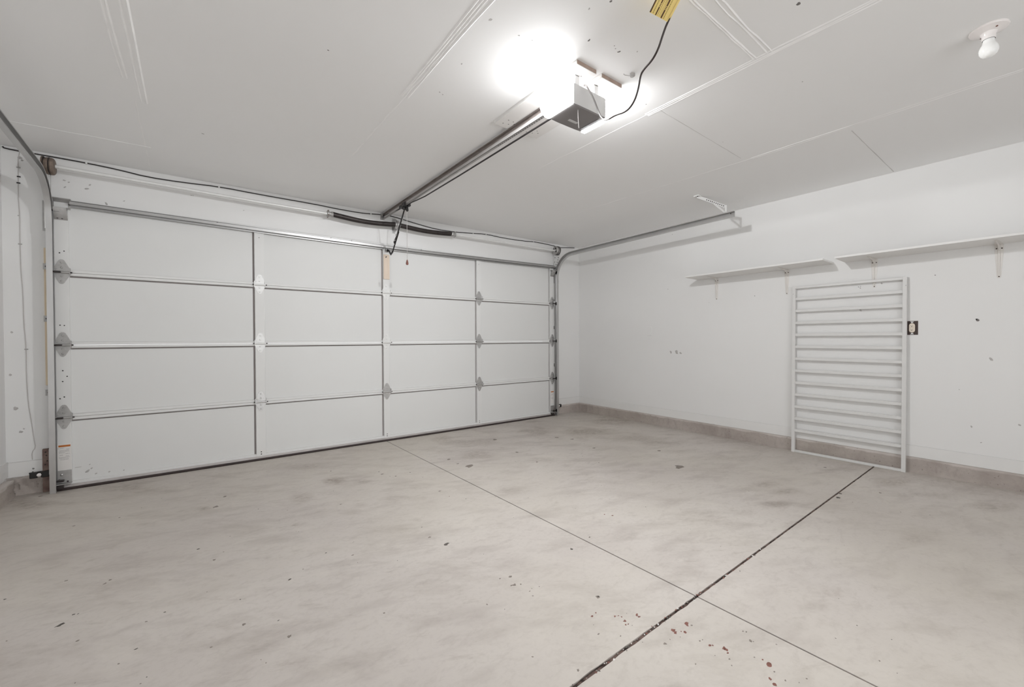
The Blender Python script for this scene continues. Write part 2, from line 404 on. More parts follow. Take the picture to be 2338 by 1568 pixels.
# ---- concrete stem walls under the framed walls
def rough_face(mb, p0, p1, z1, nrm, depth, m, amp=0.003, n=90, k=7):
    """a low concrete wall with an uneven face; p0-p1 is the foot of the face, nrm points into the room"""
    p0, p1 = Vector((*p0, 0)), Vector((*p1, 0)); nv = Vector((*nrm, 0)); v = []
    for i in range(n + 1):
        for j in range(k + 1):
            q = p0.lerp(p1, i / n); q.z = z1 * j / k
            am = amp * (2.0 if j == 0 else 1.0)
            q += nv * (random.uniform(-am, am) if 0 < j < k else random.uniform(0, am * (0.8 if j == 0 else 0.1)))
            v.append(q)
    o = len(v)
    for i in range(n + 1):
        q = p0.lerp(p1, i / n); v.append(q - nv * depth + Vector((0, 0, z1))); v.append(q - nv * depth)
    f = [(i * (k + 1) + j, (i + 1) * (k + 1) + j, (i + 1) * (k + 1) + j + 1, i * (k + 1) + j + 1) for i in range(n) for j in range(k)]
    f += [(i * (k + 1) + k, (i + 1) * (k + 1) + k, o + 2 * i + 2, o + 2 * i) for i in range(n)]
    f += [(o + 2 * i, o + 2 * i + 2, o + 2 * i + 3, o + 2 * i + 1) for i in range(n)]
    f += [tuple(j for j in range(k + 1)) + (o, o + 1), tuple(n * (k + 1) + j for j in range(k, -1, -1)) + (o + 2 * n + 1, o + 2 * n)]
    mb.add(v, f, m)
mb = MB(); rough_face(mb, (XR, YB), (XR, YW + TW), 0.128, (-1, 0), 0.1, 'stem', 0.002, 160)
structure(mb, 'trim_1', 'rough bare concrete kerb along the foot of the right wall', 'concrete kerb')
mb = MB(); rough_face(mb, (XR, YW), (4.93, YW), 0.128, (0, -1), 0.15, 'stem', 0.003, 40)
structure(mb, 'trim_2', 'short stained concrete kerb between right track and corner', 'concrete kerb')
mb = MB(); rough_face(mb, (0.05, YW), (XL, YW), 0.131, (0, -1), 0.15, 'stem', 0.009, 26)
structure(mb, 'trim_3', 'crumbling concrete kerb left of the left door track', 'concrete kerb')
mb = MB(); rough_face(mb, (-0.19, -0.012), (-0.19, YB), 0.121, (1, 0), 0.10, 'stem', 0.006, 160)
structure(mb, 'trim_4', 'projecting concrete ledge along the foot of the left wall', 'concrete kerb')

# ---- floor: one slab mesh with two sawn joints, stains, some painted shade and paint flecks
JX, JY, WA, WB = 2.532, -3.522, 0.0022, 0.0040
def axis_pts(a, b, step, jc, jw):
    lo = list(np.linspace(a, jc - 0.35, max(2, int((jc - 0.35 - a) / step)))) + list(np.linspace(jc - 0.35, jc - jw - 0.0015, 13))[1:]
    hi = list(np.linspace(jc + jw + 0.0015, jc + 0.35, 13))[:-1] + list(np.linspace(jc + 0.35, b, max(2, int((b - jc - 0.35) / step))))
    return np.array(lo + [jc - jw, jc + jw] + hi), len(lo), len(lo) + 1
xs, ja, jb = axis_pts(XL - 0.05, XR + 0.05, 0.03, JX, WA)
ys, ka, kb = axis_pts(YB, YW + 0.12, 0.03, JY, WB)
NX, NY = len(xs), len(ys)
GX, GY = np.meshgrid(xs, ys)
rng = np.random.default_rng(3)
inx = np.zeros_like(GX); inx[:, [ja, jb]] = 1
iny = np.zeros_like(GX); iny[[ka, kb], :] = 1
cut = np.clip(inx + iny, 0, 1)
fx = np.clip(1 - np.abs(GX - JX) / 0.35, 0, 1); fy = np.clip(1 - np.abs(GY - JY) / 0.35, 0, 1)
PX = GX + fx * (GY - JY) * -0.0150
PY = GY + fy * (GX - JX) * 0.0185
# ragged edges of the wider joint
edge = np.abs(GY - JY) < 0.008
near = np.clip((3.3 - GX) / 1.2, 0.25, 1.4)
PY = PY + np.where(edge, np.sign(GY - JY) * np.abs(rng.normal(0, 0.0022, GX.shape)) * near, 0)
PZ = -0.006 * cut
STAINS = [(1.696, -1.03, 9.966, -2.545, -5.428, -7.125, 0.55), (1.861, -1.166, 13.414, -4.243, -12.592, -16.425, 0.45), (1.413, -1.244, 10.987, -1.984, -6.206, -8.139, 0.35), (1.439, -1.584, 44.843, -9.865, -26.906, -34.081, 0.35), (1.3, -1.715, 28.159, -4.121, -32.967, -43.956, 0.4), (1.705, -1.636, 15.844, -4.922, -11.998, -15.69, 0.25), (2.128, -1.531, 21.362, -9.346, -12.016, -15.576, 0.2), (2.97, -1.108, 3.993, -2.532, -3.393, -4.385, 0.4), (3.309, -1.024, 11.865, -8.554, -11.589, -14.901, 0.35), (2.757, -2.412, 18.144, -16.775, -17.117, -21.91, 0.25), (4.534, -1.118, 2.305, -2.544, -2.231, -2.856, 0.5), (1.892, -1.681, 10.436, -3.995, -5.693, -7.39, 0.2), (1.908, -2.085, 20.768, -9.346, -14.019, -18.692, 0.25), (1.879, -2.31, 28.15, -13.405, -13.405, -17.426, 0.2), (2.278, -2.447, 23.28, -16.578, -14.815, -19.753, 0.15), (3.386, -1.618, 5.521, -4.931, -5.148, -6.637, 0.25), (3.388, -1.848, 11.055, -10.905, -11.951, -15.238, 0.3), (3.379, -2.0, 9.333, -9.566, -10.733, -13.999, 0.2), (3.011, -0.304, 6.017, -3.152, -3.515, -4.508, 0.35), (1.631, -2.707, 171.875, -78.125, -10.417, -10.417, 0.2), (2.263, -1.085, 14.861, -6.208, -14.673, -19.187, 0.2), (2.097, -1.788, 22.3, -10.563, -14.671, -19.366, 0.2), (0.873, -1.086, 21.907, -0.417, -14.187, -18.777, 0.6), (0.761, -1.04, 34.08, 0.974, -22.395, -29.211, 0.3), (0.444, -1.545, 19.09, 2.437, -35.743, -47.116, 0.5), (0.407, -1.537, 42.793, 5.631, -45.045, -58.559, 0.3), (0.798, -1.786, 40.605, 0.796, -30.255, -39.809, 0.45), (0.41, -1.628, 37.687, 5.679, -23.748, -30.976, 0.25), (0.949, -2.795, 49.724, -3.683, -55.249, -69.982, 0.35), (0.899, -2.826, 34.247, -1.957, -41.096, -54.795, 0.4), (1.091, -2.919, 68.493, -10.959, -54.795, -71.233, 0.3), (0.803, -2.201, 22.222, 0.0, -58.12, -76.923, 0.3), (0.507, -1.923, 35.8, 4.773, -18.298, -24.662, 0.3), (0.819, -2.503, 28.571, 0.0, -19.78, -25.641, 0.25), (0.585, -1.141, 13.965, 1.058, -12.273, -16.081, 0.2), (0.538, -2.507, 41.801, 6.431, -32.154, -43.408, 0.15), (-0.028, -0.744, 19.96, 4.628, -27.191, -35.291, 0.25), (-0.089, 0.006, 15.932, 3.361, -14.439, -18.671, 0.25), (0.125, -0.394, 11.303, 1.935, -12.232, -15.793, 0.2), (-0.036, -0.831, 44.898, 10.612, -32.653, -44.082, 0.3), (1.301, -1.715, 28.953, -4.454, -34.15, -46.028, 0.3), (1.119, -2.052, 40.263, -4.108, -29.581, -37.798, 0.2), (0.522, -0.935, 48.27, 3.643, -30.965, -40.073, 0.2), (0.483, -1.417, 29.425, 3.169, -25.351, -33.499, 0.2), (0.903, -1.904, 83.333, 0.0, -55.556, -74.074, 0.3), (0.411, -2.012, 61.224, 11.662, -81.633, -110.787, 0.25), (4.231, -3.083, 3.741, -9.057, -7.088, -9.155, 0.35), (4.194, -3.249, 3.272, -8.939, -8.881, -11.451, 0.4), (3.879, -3.308, 3.846, -10.14, -9.231, -12.028, 0.45), (3.589, -3.244, 5.682, -12.614, -11.364, -14.773, 0.2), (4.528, -1.035, 1.918, -2.051, -1.859, -2.378, 0.5), (4.701, -1.588, 2.157, -2.883, -2.496, -3.2, 0.3), (2.78, -3.916, 6.099, -20.556, -15.812, -20.782, 0.25), (3.03, -3.859, 3.577, -12.837, -23.99, -31.566, 0.3), (2.834, -3.84, 3.476, -10.838, -26.585, -34.765, 0.25), (3.982, -3.984, 1.018, -6.419, -10.098, -13.229, 0.25), (3.729, -4.174, 0.892, -8.84, -16.221, -21.087, 0.2), (4.977, -3.937, 0.676, -5.184, -7.437, -9.646, 0.3), (4.922, -4.182, 0.503, -6.702, -6.221, -8.051, 0.4), (3.352, -3.144, 2.761, -5.187, -4.769, -6.191, 0.15), (2.688, -2.067, 4.178, -3.219, -4.945, -6.394, 0.15), (5.252, -0.755, 1.881, -2.235, -2.037, -2.593, 0.45), (4.08, -0.684, 2.932, -2.511, -2.172, -2.769, 0.4), (3.186, -0.657, 2.038, -1.261, -3.236, -4.152, 0.3), (1.598, -0.496, 2.404, -0.462, -4.895, -6.306, 0.3), (0.448, -0.285, 3.444, 0.311, -5.529, -7.188, 0.3), (-0.084, -0.243, 7.215, 1.557, -5.343, -6.984, 0.4), (5.093, -3.687, 1.253, -6.649, -7.774, -10.022, 0.35), (4.719, -1.851, 1.6, -2.378, -4.087, -5.226, 0.3), (4.693, -2.556, 1.553, -3.106, -5.387, -6.926, 0.25), (4.568, -2.173, 2.654, -4.316, -6.4, -8.285, 0.2)]  # soft stains; dark zones by the far corner partly hold painted shade
stain_shade = np.zeros_like(GX)
def vnoise(x, y, seed):
    g = np.random.default_rng(seed).random((64, 64)); xi = np.floor(x).astype(int); yi = np.floor(y).astype(int)
    tx = x - xi; ty = y - yi; tx = tx * tx * (3 - 2 * tx); ty = ty * ty * (3 - 2 * ty)
    G = lambda a, b: g[a % 64, b % 64]
    return (G(xi, yi) * (1 - tx) + G(xi + 1, yi) * tx) * (1 - ty) + (G(xi, yi + 1) * (1 - tx) + G(xi + 1, yi + 1) * tx) * ty
wob = (vnoise(PX * 9, PY * 9, 1) - 0.5) * 0.9
for sx, sy, a, b, c, d, k in STAINS:
    u = a * (PX - sx) + b * (PY - sy); w = c * (PX - sx) + d * (PY - sy)
    q = np.sqrt(u * u + w * w) * 1.25 + wob
    stain_shade = np.maximum(stain_shade, 1.3 * k * np.clip(1.25 - q, 0, 1))
wear = vnoise(PX * 1.7 + 9, PY * 1.7, 5) * vnoise(PX * 5, PY * 5 + 3, 6)
grime_shade = np.clip(1 - np.abs(PY - YW) / 0.9, 0, 1) * 0.22 + np.clip(1 - np.abs(PX - XR) / 0.5, 0, 1) * 0.30  # dirt plus painted shade, darkening the floor towards door and right wall
stain_shade = np.clip(stain_shade + grime_shade * (0.5 + wear), 0, 1)
verts = np.stack([PX, PY, PZ], -1).reshape(-1, 3)
faces = [(j * NX + i, j * NX + i + 1, (j + 1) * NX + i + 1, (j + 1) * NX + i) for j in range(NY - 1) for i in range(NX - 1)]
mb = MB(); mb.add(verts.tolist(), faces, 'floor')
nbase = len(mb.v)
CHIPS = [(2.199, -3.269, 0.0045, 'g'), (2.082, -3.341, 0.0042, 'r'), (2.11, -3.336, 0.0036, 'r'), (2.154, -3.396, 0.0042, 'r'), (2.168, -3.402, 0.0028, 'r'), (2.172, -3.415, 0.0036, 'r'), (2.163, -3.438, 0.0072, 'r'), (2.148, -3.453, 0.0036, 'r'), (2.158, -3.457, 0.0036, 'r'), (2.232, -3.442, 0.0064, 'r'), (2.227, -3.456, 0.0057, 'r'), (2.082, -3.481, 0.0028, 'g'), (2.336, -3.593, 0.0092, 'r'), (2.345, -3.608, 0.0036, 'g'), (2.265, -3.581, 0.0086, 'r'), (2.259, -3.593, 0.0072, 'r'), (2.283, -3.602, 0.0022, 'r'), (2.29, -3.613, 0.0057, 'r'), (2.178, -3.603, 0.0064, 'g'), (2.212, -3.601, 0.0022, 'g'), (2.29, -3.671, 0.0036, 'g'), (2.304, -3.674, 0.0022, 'g'), (2.298, -3.704, 0.005, 'r'), (2.306, -3.711, 0.0036, 'r'), (2.324, -3.742, 0.0064, 'r'), (2.324, -3.75, 0.0064, 'r'), (2.313, -3.761, 0.0042, 'r'), (2.289, -3.778, 0.0036, 'g'), (2.266, -3.797, 0.0028, 'g'), (2.176, -3.72, 0.0028, 'g'), (2.438, -3.782, 0.005, 'g'), (2.441, -3.79, 0.0028, 'g'), (2.467, -3.742, 0.0036, 'g'), (2.474, -3.751, 0.0036, 'g'), (2.375, -3.848, 0.0036, 'r'), (2.371, -3.87, 0.0086, 'R'), (2.308, -3.898, 0.005, 'r'), (2.295, -3.916, 0.0064, 'R'), (2.34, -3.93, 0.0028, 'g'), (2.365, -3.96, 0.0022, 'g'), (2.365, -3.826, 0.0028, 'g'), (2.265, -3.74, 0.0014, 'g'), (2.12, -3.549, 0.0014, 'd'), (2.205, -3.413, 0.0014, 'd'), (2.164, -3.471, 0.0014, 'd'), (2.253, -3.617, 0.0014, 'd'), (2.351, -3.894, 0.0028, 'g'), (1.941, -3.535, 0.0017, 'w'), (2.036, -3.53, 0.0017, 'w'), (2.117, -3.529, 0.0017, 'w'), (1.84, -3.539, 0.0011, 'w'), (1.9, -2.468, 0.0142, 'd'), (2.4, -2.911, 0.01, 'd'), (1.866, -2.34, 0.0072, 'g'), (1.887, -2.197, 0.0036, 'd'), (1.992, -2.922, 0.0086, 'g'), (1.966, -2.985, 0.0078, 'g'), (1.952, -2.982, 0.0042, 'g'), (1.992, -2.998, 0.0042, 'g'), (1.944, -2.906, 0.0036, 'g'), (2.196, -3.27, 0.0086, 'g'), (2.046, -3.063, 0.0028, 'g'), (1.991, -3.063, 0.0036, 'g'), (1.365, -2.172, 0.0042, 'd'), (1.469, -2.278, 0.005, 'g'), (1.467, -2.368, 0.0036, 'g'), (1.174, -2.328, 0.0058, 'g'), (2.314, -1.978, 0.0036, 'd'), (2.24, -1.734, 0.0086, 'g'), (2.045, -1.097, 0.0106, 'g'), (2.048, -1.02, 0.0064, 'd'), (1.732, -0.757, 0.0071, 'd'), (2.245, -1.198, 0.005, 'd'), (2.679, -1.222, 0.0106, 'g'), (2.724, -1.351, 0.0314, 'g'), (3.32, -1.246, 0.0178, 'g'), (4.028, -1.597, 0.0186, 'g'), (4.04, -1.035, 0.025, 'g'), (4.122, -1.198, 0.0228, 'g'), (3.448, -0.69, 0.0298, 'g'), (2.871, -2.727, 0.005, 'r'), (2.897, -2.767, 0.0064, 'r'), (2.571, -2.878, 0.0058, 'g'), (1.793, -3.027, 0.0042, 'g'), (1.434, -2.822, 0.0042, 'g'), (2.113, -1.216, 0.01, 'g'), (1.603, -1.551, 0.0064, 'g'), (2.247, -1.867, 0.0045, 'r'), (3.682, -1.965, 0.0057, 'd'), (3.718, -1.733, 0.005, 'd'), (3.265, -1.613, 0.0128, 'g'), (2.679, -1.057, 0.0194, 'g'), (0.409, -2.131, 0.01, 'd'), (0.417, -2.131, 0.0042, 'd'), (0.437, -2.074, 0.005, 'd'), (0.451, -2.079, 0.0028, 'd'), (0.977, -2.56, 0.0071, 'g'), (1.106, -2.74, 0.0071, 'g'), (0.659, -2.479, 0.0036, 'd'), (0.619, -2.535, 0.0036, 'g'), (0.729, -2.278, 0.0042, 'd'), (0.356, -1.714, 0.0064, 'g'), (0.514, -1.828, 0.0057, 'g'), (0.501, -1.853, 0.005, 'g'), (0.841, -1.72, 0.0064, 'd'), (0.983, -1.649, 0.0028, 'd'), (1.155, -1.302, 0.0036, 'd'), (0.994, -0.906, 0.0142, 'g'), (1.174, -2.327, 0.005, 'g'), (0.98, -2.365, 0.0036, 'd'), (0.483, -2.295, 0.005, 'g'), (0.701, -2.668, 0.0022, 'd'), (0.179, -1.754, 0.005, 'd'), (0.251, -0.922, 0.0064, 'g'), (1.088, -2.615, 0.0028, 'd'), (0.945, -1.837, 0.0036, 'g'), (0.903, -1.904, 0.0072, 'g'), (0.873, -2.631, 0.0036, 'g'), (0.451, -0.93, 0.0057, 'g'), (0.939, -1.088, 0.0158, 'g'), (-0.048, -0.097, 0.0106, 'g'), (1.02, -2.835, 0.0022, 'g'), (1.008, -2.808, 0.0014, 'd'), (0.519, -2.559, 0.0014, 'd'), (0.687, -2.69, 0.0028, 'g'), (2.026, -3.424, 0.0036, 'g'), (4.136, -2.46, 0.0378, 'g'), (4.448, -2.059, 0.0172, 'g'), (4.462, -3.499, 0.0122, 'd'), (4.351, -3.517, 0.015, 'd'), (5.087, -3.227, 0.0114, 'd'), (4.696, -3.668, 0.0086, 'g'), (1.841, -3.499, 0.005, 'g')]
for x, y, r, c in CHIPS:
    kind = {'r': 'redpaint', 'R': 'redpaint', 'g': 'greychip', 'd': 'darkchip', 'w': 'whitechip'}[c]
    mb.blob((x, y, 0.0), r * 1.08, (0, 0, 1), kind, k=random.choice((8, 9, 11)), h=0.0007, jit=0.25 if c == 'R' else 0.6,
            stretch=random.uniform(1.0, 1.7), ang=random.uniform(-0.9, 0.1))
for _ in range(60):      # grit lying in and along the wide joint
    x = random.uniform(1.75, 3.2); y = JY + (x - JX) * 0.0185 + random.gauss(0, 0.0045)
    mb.blob((x, y, -0.001), random.uniform(.0015, .0045), (0, 0, 1), random.choice(('redpaint', 'greychip', 'whitechip', 'darkchip', 'redpaint')), k=7, h=0.002, stretch=1.6, ang=random.uniform(0, 3))
for _ in range(150):
    x, y = random.uniform(0.1, 5.2), random.uniform(-4.2, -0.2)
    mb.blob((x, y, 0), random.uniform(.0015, .004), (0, 0, 1), random.choice(('greychip', 'greychip', 'darkchip')), k=7, h=0.0005, stretch=1.4, ang=random.uniform(0, 3))
fl = structure(mb, 'floor', 'stained grey concrete slab with two crossing saw cuts', 'floor')
for nm, arr in (('stain_shade', stain_shade), ('joint', cut)):
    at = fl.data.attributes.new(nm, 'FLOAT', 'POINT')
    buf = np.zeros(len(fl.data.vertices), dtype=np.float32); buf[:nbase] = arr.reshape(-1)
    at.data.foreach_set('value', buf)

# ================================================================== GARAGE DOOR
DX0, DX1 = 0.022, 4.938
STX = [(0.024, 0.098), (1.274, 1.350), (2.459, 2.522), (3.642, 3.706), (4.868, 4.936)]
YS, YP, YK = -0.022, -0.004, 0.012      # stile face, panel face, skin face
SEC = 0.5335
door = thing('garage_door', (2.48, 0, 0), 'wide white four-section overhead garage door with sixteen flat panels, closed', 'garage door'); door['kind'] = 'thing'
for k in range(4):
    z0 = 0.035 if k == 0 else k * SEC + 0.0006
    z1 = (k + 1) * SEC - 0.0006 if k < 3 else 2.132
    mb = MB()
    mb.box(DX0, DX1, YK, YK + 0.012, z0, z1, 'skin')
    mb.box(DX0, DX1, YS + 0.003, YK, z0, z0 + 0.022, 'door')
    mb.box(DX0, DX1, YS + 0.003, YK, z1 - 0.021, z1, 'door')
    sec = mb.build('door_section', door, door.location, bevel=0.0025)
    for i in range(4):
        pb = MB()
        pb.box(STX[i][1] - 0.002, STX[i + 1][0] - 0.0145, YP, YP + 0.012, z0 + 0.022, z1 - 0.021 - 0.0115, 'doorpanel')
        if k == 0 and i == 0:
            for x, z, r in ((0.177, 0.112, .010), (0.2, 0.13, .006), (0.224, 0.085, .006), (0.297, 0.085, .006), (0.38, 0.08, .005), (0.19, 0.16, .004)):
                pb.blob((x, YP, z), r, (0, -1, 0), 'faint', stretch=1.5)
            pb.box(0.11, 0.145, YP - 0.0006, YP, 0.149, 0.153, 'faint')
        pb.build('panel', sec, None if False else (2.48, 0, 0), bevel=0.0015)
    for i, (a, b) in enumerate(STX):
        sb = MB()
        sb.box(a, b, YS, YK, z0 + 0.001, z1 - 0.001, 'door')
        if i == 0:
            for x, z in ((0.051, 1.742), (0.074, 1.757), (0.048, 1.213), (0.07, 1.211), (0.058, 0.879), (0.08, 0.836), (0.057, 0.799), (0.042, 0.674), (0.064, 0.685)):
                if z0 < z < z1: sb.blob((x, YS, z), 0.0045, (0, -1, 0), 'black', jit=0.2)
        elif i in (1, 2, 3):
            cx = (a + b) / 2
            for z in (0.075, 0.055):
                if k == 0: sb.blob((cx, YS, z), 0.0055, (0, -1, 0), 'black', jit=0.2)
            if k == 3: sb.blob((cx, YS, 2.03), 0.004, (0, -1, 0), 'mark', jit=0.2)
        sb.build('stile', sec, (2.48, 0, 0), bevel=0.003)
# hinges
def hinge(cx, z, m, edge=0):
    hb = MB(); w = 0.043
    up = [(cx - w, z + 0.006), (cx + w, z + 0.006), (cx + w, z + 0.026), (cx + 0.014, z + 0.088), (cx + 0.006, z + 0.094), (cx - 0.006, z + 0.094), (cx - 0.014, z + 0.088), (cx - w, z + 0.026)]
    lo = [(cx + w, z - 0.006), (cx - w, z - 0.006), (cx - w, z - 0.018), (cx - 0.012, z - 0.078), (cx - 0.005, z - 0.084), (cx + 0.005, z - 0.084), (cx + 0.012, z - 0.078), (cx + w, z - 0.018)]
    hb.prism(up, 'Y', YS - 0.0035, YS + 0.0005, m); hb.prism(lo, 'Y', YS - 0.0035, YS + 0.0005, m)
    hb.tube([(cx - 0.046, YS - 0.010, z), (cx + 0.046, YS - 0.010, z)], 0.0085, m, 12)
    hb.tube([(cx - 0.056, YS - 0.010, z), (cx + 0.056, YS - 0.010, z)], 0.005, 'darksteel', 10)
    hb.box(cx + w - 0.002, cx + w + 0.002, YS - 0.016, YS, z - 0.016, z + 0.032, m)
    hb.box(cx - w - 0.002, cx - w + 0.002, YS - 0.016, YS, z - 0.016, z + 0.032, m)
    ob = hb.build('hinge', door, door.location)
    for dx, dz in ((0, 0.072), (0, 0.034), (0, -0.028), (0, -0.064), (-0.03, 0.026)):
        bb = MB(); bb.lathe([(0.0075, 0), (0.0075, 0.003), (0.005, 0.005)], (cx + dx, YS - 0.003, z + dz), (0, -1, 0), m, 8)
        bb.build('bolt', ob, (2.48, 0, 0))
    if m.startswith('galv') and m != 'galvpaint' and edge: ob['label'] = 'bare galvanised edge hinge'
for i, (a, b) in enumerate(STX):
    for k in (1, 2, 3):
        cx = (a + b) / 2; z = SEC * k
        painted = (i in (1, 2) and k in (2, 3))
        hinge(cx, z, 'galvpaint' if painted else ('galvdull' if i == 0 else 'galv'), i in (0, 4))
for xw, xe in ((0.002, 0.03), (4.962, 4.93)):
    for z in (SEC, 2 * SEC, 3 * SEC, 2.04, 0.075):
        rb = MB()
        yy = -0.055
        rb.tube([(xe, yy, z), (xw, yy, z)], 0.0045, 'darksteel', 8)
        d = -1 if xw < 1 else 1
        rb.lathe([(0.008, -0.009), (0.021, -0.007), (0.021, 0.005), (0.012, 0.009)], (xw, yy, z), (d, 0, 0), 'black', 16)
        # stem carrier from hinge to roller
        rb.box(min(xe, xe + 0.03 * -d), max(xe, xe + 0.03 * -d), -0.058, -0.03, z - 0.006, z + 0.006, 'darksteel')
        rb.build('roller', door, door.location)
# top strut: hat-shaped galvanised bar with slight sag
mb = MB()
sp = []
for i in range(25):
    x = 0.112 + (4.935 - 0.112) * i / 24; t = i / 24
    zt = 2.132 - 0.020 * math.sin(math.pi * min(1, t / 0.55) * 0.5) if t < 0.55 else 2.112 + 0.030 * ((t - 0.55) / 0.45) ** 1.3
    sp.append((x, YS, zt))
hat = [(0, 0), (0.012, 0), (0.012, -0.003), (0.004, -0.004), (0.004, -0.015), (0.040, -0.015), (0.040, -0.034), (0.004, -0.034), (0.004, -0.044), (0.014, -0.045), (0.014, -0.048), (0, -0.048), (0, -0.031), (0.036, -0.031), (0.036, -0.018), (0, -0.018)]
v = []
for (x, y, z) in sp:
    for a, b in hat: v.append((x, y - a, z + b))
n = len(hat); f = []
for i in range(len(sp) - 1):
    for k in range(n): f.append((i * n + k, i * n + (k + 1) % n, (i + 1) * n + (k + 1) % n, (i + 1) * n + k))
f += [tuple(range(n)), tuple((len(sp) - 1) * n + k for k in range(n - 1, -1, -1))]
mb.add(v, f, 'strut')
for x in (0.3, 1.0, 1.93, 2.13, 2.9, 3.4, 4.3):
    mb.lathe([(0.006, 0), (0.006, 0.004)], (x, YS - 0.003, 2.117 + (0.0 if x < 1 else -0.004)), (0, -1, 0), 'darksteel', 8)
mb.build('strut', door, door.location)
mb = MB(); mb.prism([(YS, 2.137), (YS - 0.035, 2.137), (YS - 0.035, 2.133), (YS - 0.004, 2.112), (YS, 2.112)], 'X', 0.024, 0.116, 'galvdull')
mb.build('end_clip', door, door.location)
# sloped top roller brackets and bottom brackets
for x0, x1, d in ((0.028, 0.096, -1), (4.872, 4.936, 1)):
    mb = MB()
    mb.prism([(YS, 1.985), (YS - 0.003, 1.983), (YS - 0.045, 2.05), (YS - 0.045, 2.066), (YS - 0.010, 2.074), (YS, 2.074), (YS, 2.066), (YS - 0.036, 2.056), (YS - 0.036, 2.052), (YS, 1.995)], 'X', x0, x1, 'galvdull')
    mb.tube([(x0 - (0.0 if d > 0 else 0.02), -0.055, 2.062), (x1 + 0.02, -0.055, 2.062)], 0.006, 'galvdull', 10)
    for q in (0.25, 0.6): mb.lathe([(0.006, 0), (0.006, 0.004)], (x0 + (x1 - x0) * q, YS - 0.006, 1.995), (0, -1, 0), 'darksteel', 8)
    mb.build('top_bracket', door, door.location)
    mb = MB()
    mb.box(x0 - 0.003, x1 + 0.001, YS - 0.003, YS, 0.052, 0.146, 'galvdull')
    mb.box(x0 - 0.012, x1 + 0.004, YS - 0.05, YS, 0.050, 0.055, 'galvdull')
    mb.box(x0 - 0.003, x0 + 0.03, YS - 0.04, YS - 0.002, 0.022, 0.045, 'darksteel')
    mb.lathe([(0.008, 0), (0.008, 0.005), (0.004, 0.007)], (x0 + 0.018, YS - 0.003, 0.115), (0, -1, 0), 'galv', 10)
    mb.lathe([(0.006, 0), (0.006, 0.004)], (x0 + 0.005, YS - 0.003, 0.078), (0, -1, 0), 'darksteel', 8)
    mb.lathe([(0.006, 0), (0.006, 0.004)], (x0 + 0.048, YS - 0.003, 0.062), (0, -1, 0), 'darksteel', 8)
    mb.build('bottom_bracket', door, door.location, bevel=0.001)
mb = MB(); mb.box(DX0, DX1, YS - 0.010, YK + 0.012, 0.018, 0.037, 'retainer')
mb.build('seal_retainer', door, door.location, bevel=0.002)
mb = MB(); mb.prism([(-0.037, 0.0), (-0.041, 0.009), (-0.037, 0.019), (0.02, 0.019), (0.024, 0.009), (0.02, 0.0)], 'X', DX0, DX1, 'rubber')
mb.build('bottom_seal', door, door.location)
# labels on the end stiles
for x0, x1, full in ((0.026, 0.094, True), (4.872, 4.930, False)):
    mb = MB(); zt = 0.338 if full else 0.356
    if full: mb.box(x0 - 0.001, x1 + 0.002, YS - 0.0012, YS, 0.147, zt, 'paper')
    else: mb.box(x0, x1, YS - 0.0012, YS, 0.18, zt, 'paper')
    mb.box(x0 + 0.004, x1 - 0.002, YS - 0.0018, YS, zt - 0.020, zt - 0.006, 'orange')
    for q, (l0, l1) in enumerate(((0, .45), (.65, .9), (.15, .85), (.1, .9), (.1, .55), (.6, .9), (.15, .4), (.6, .85), (.1, .9), (.15, .8), (.2, .85))):
        z = zt - 0.030 - 0.0085 * q
        xx = x0 + (x1 - x0) * l0
        while xx < x0 + (x1 - x0) * l1:
            w = random.uniform(.002, .006); mb.box(xx, min(xx + w, x0 + (x1 - x0) * l1), YS - 0.0018, YS, z, z + 0.0028, 'print'); xx += w + 0.0018
    o = mb.build('warning_label', door, door.location); o['label'] = 'white paper label with an orange band'
# reinforcing wood and door arm bracket on the middle stile
mb = MB(); mb.box(2.462, 2.526, YS - 0.012, YS - 0.0005, 1.748, 2.012, 'pinepale'); mb.blob((2.488, YS - 0.012, 1.985), .007, (0, -1, 0), 'darksteel', stretch=1.6)
o = mb.build('wood_block', door, door.location, bevel=0.002); o['label'] = 'bare pale wood block'
mb = MB()
mb.box(2.466, 2.514, YS - 0.005, YS, 2.012, 2.075, 'galvpaint')
mb.box(2.478, 2.482, YS - 0.042, YS, 2.035, 2.070, 'galvdull'); mb.box(2.498, 2.502, YS - 0.042, YS, 2.035, 2.070, 'galvdull')
mb.tube([(2.474, YS - 0.03, 2.055), (2.506, YS - 0.03, 2.055)], 0.005, 'darksteel', 8)
mb.build('arm_bracket', door, door.location)

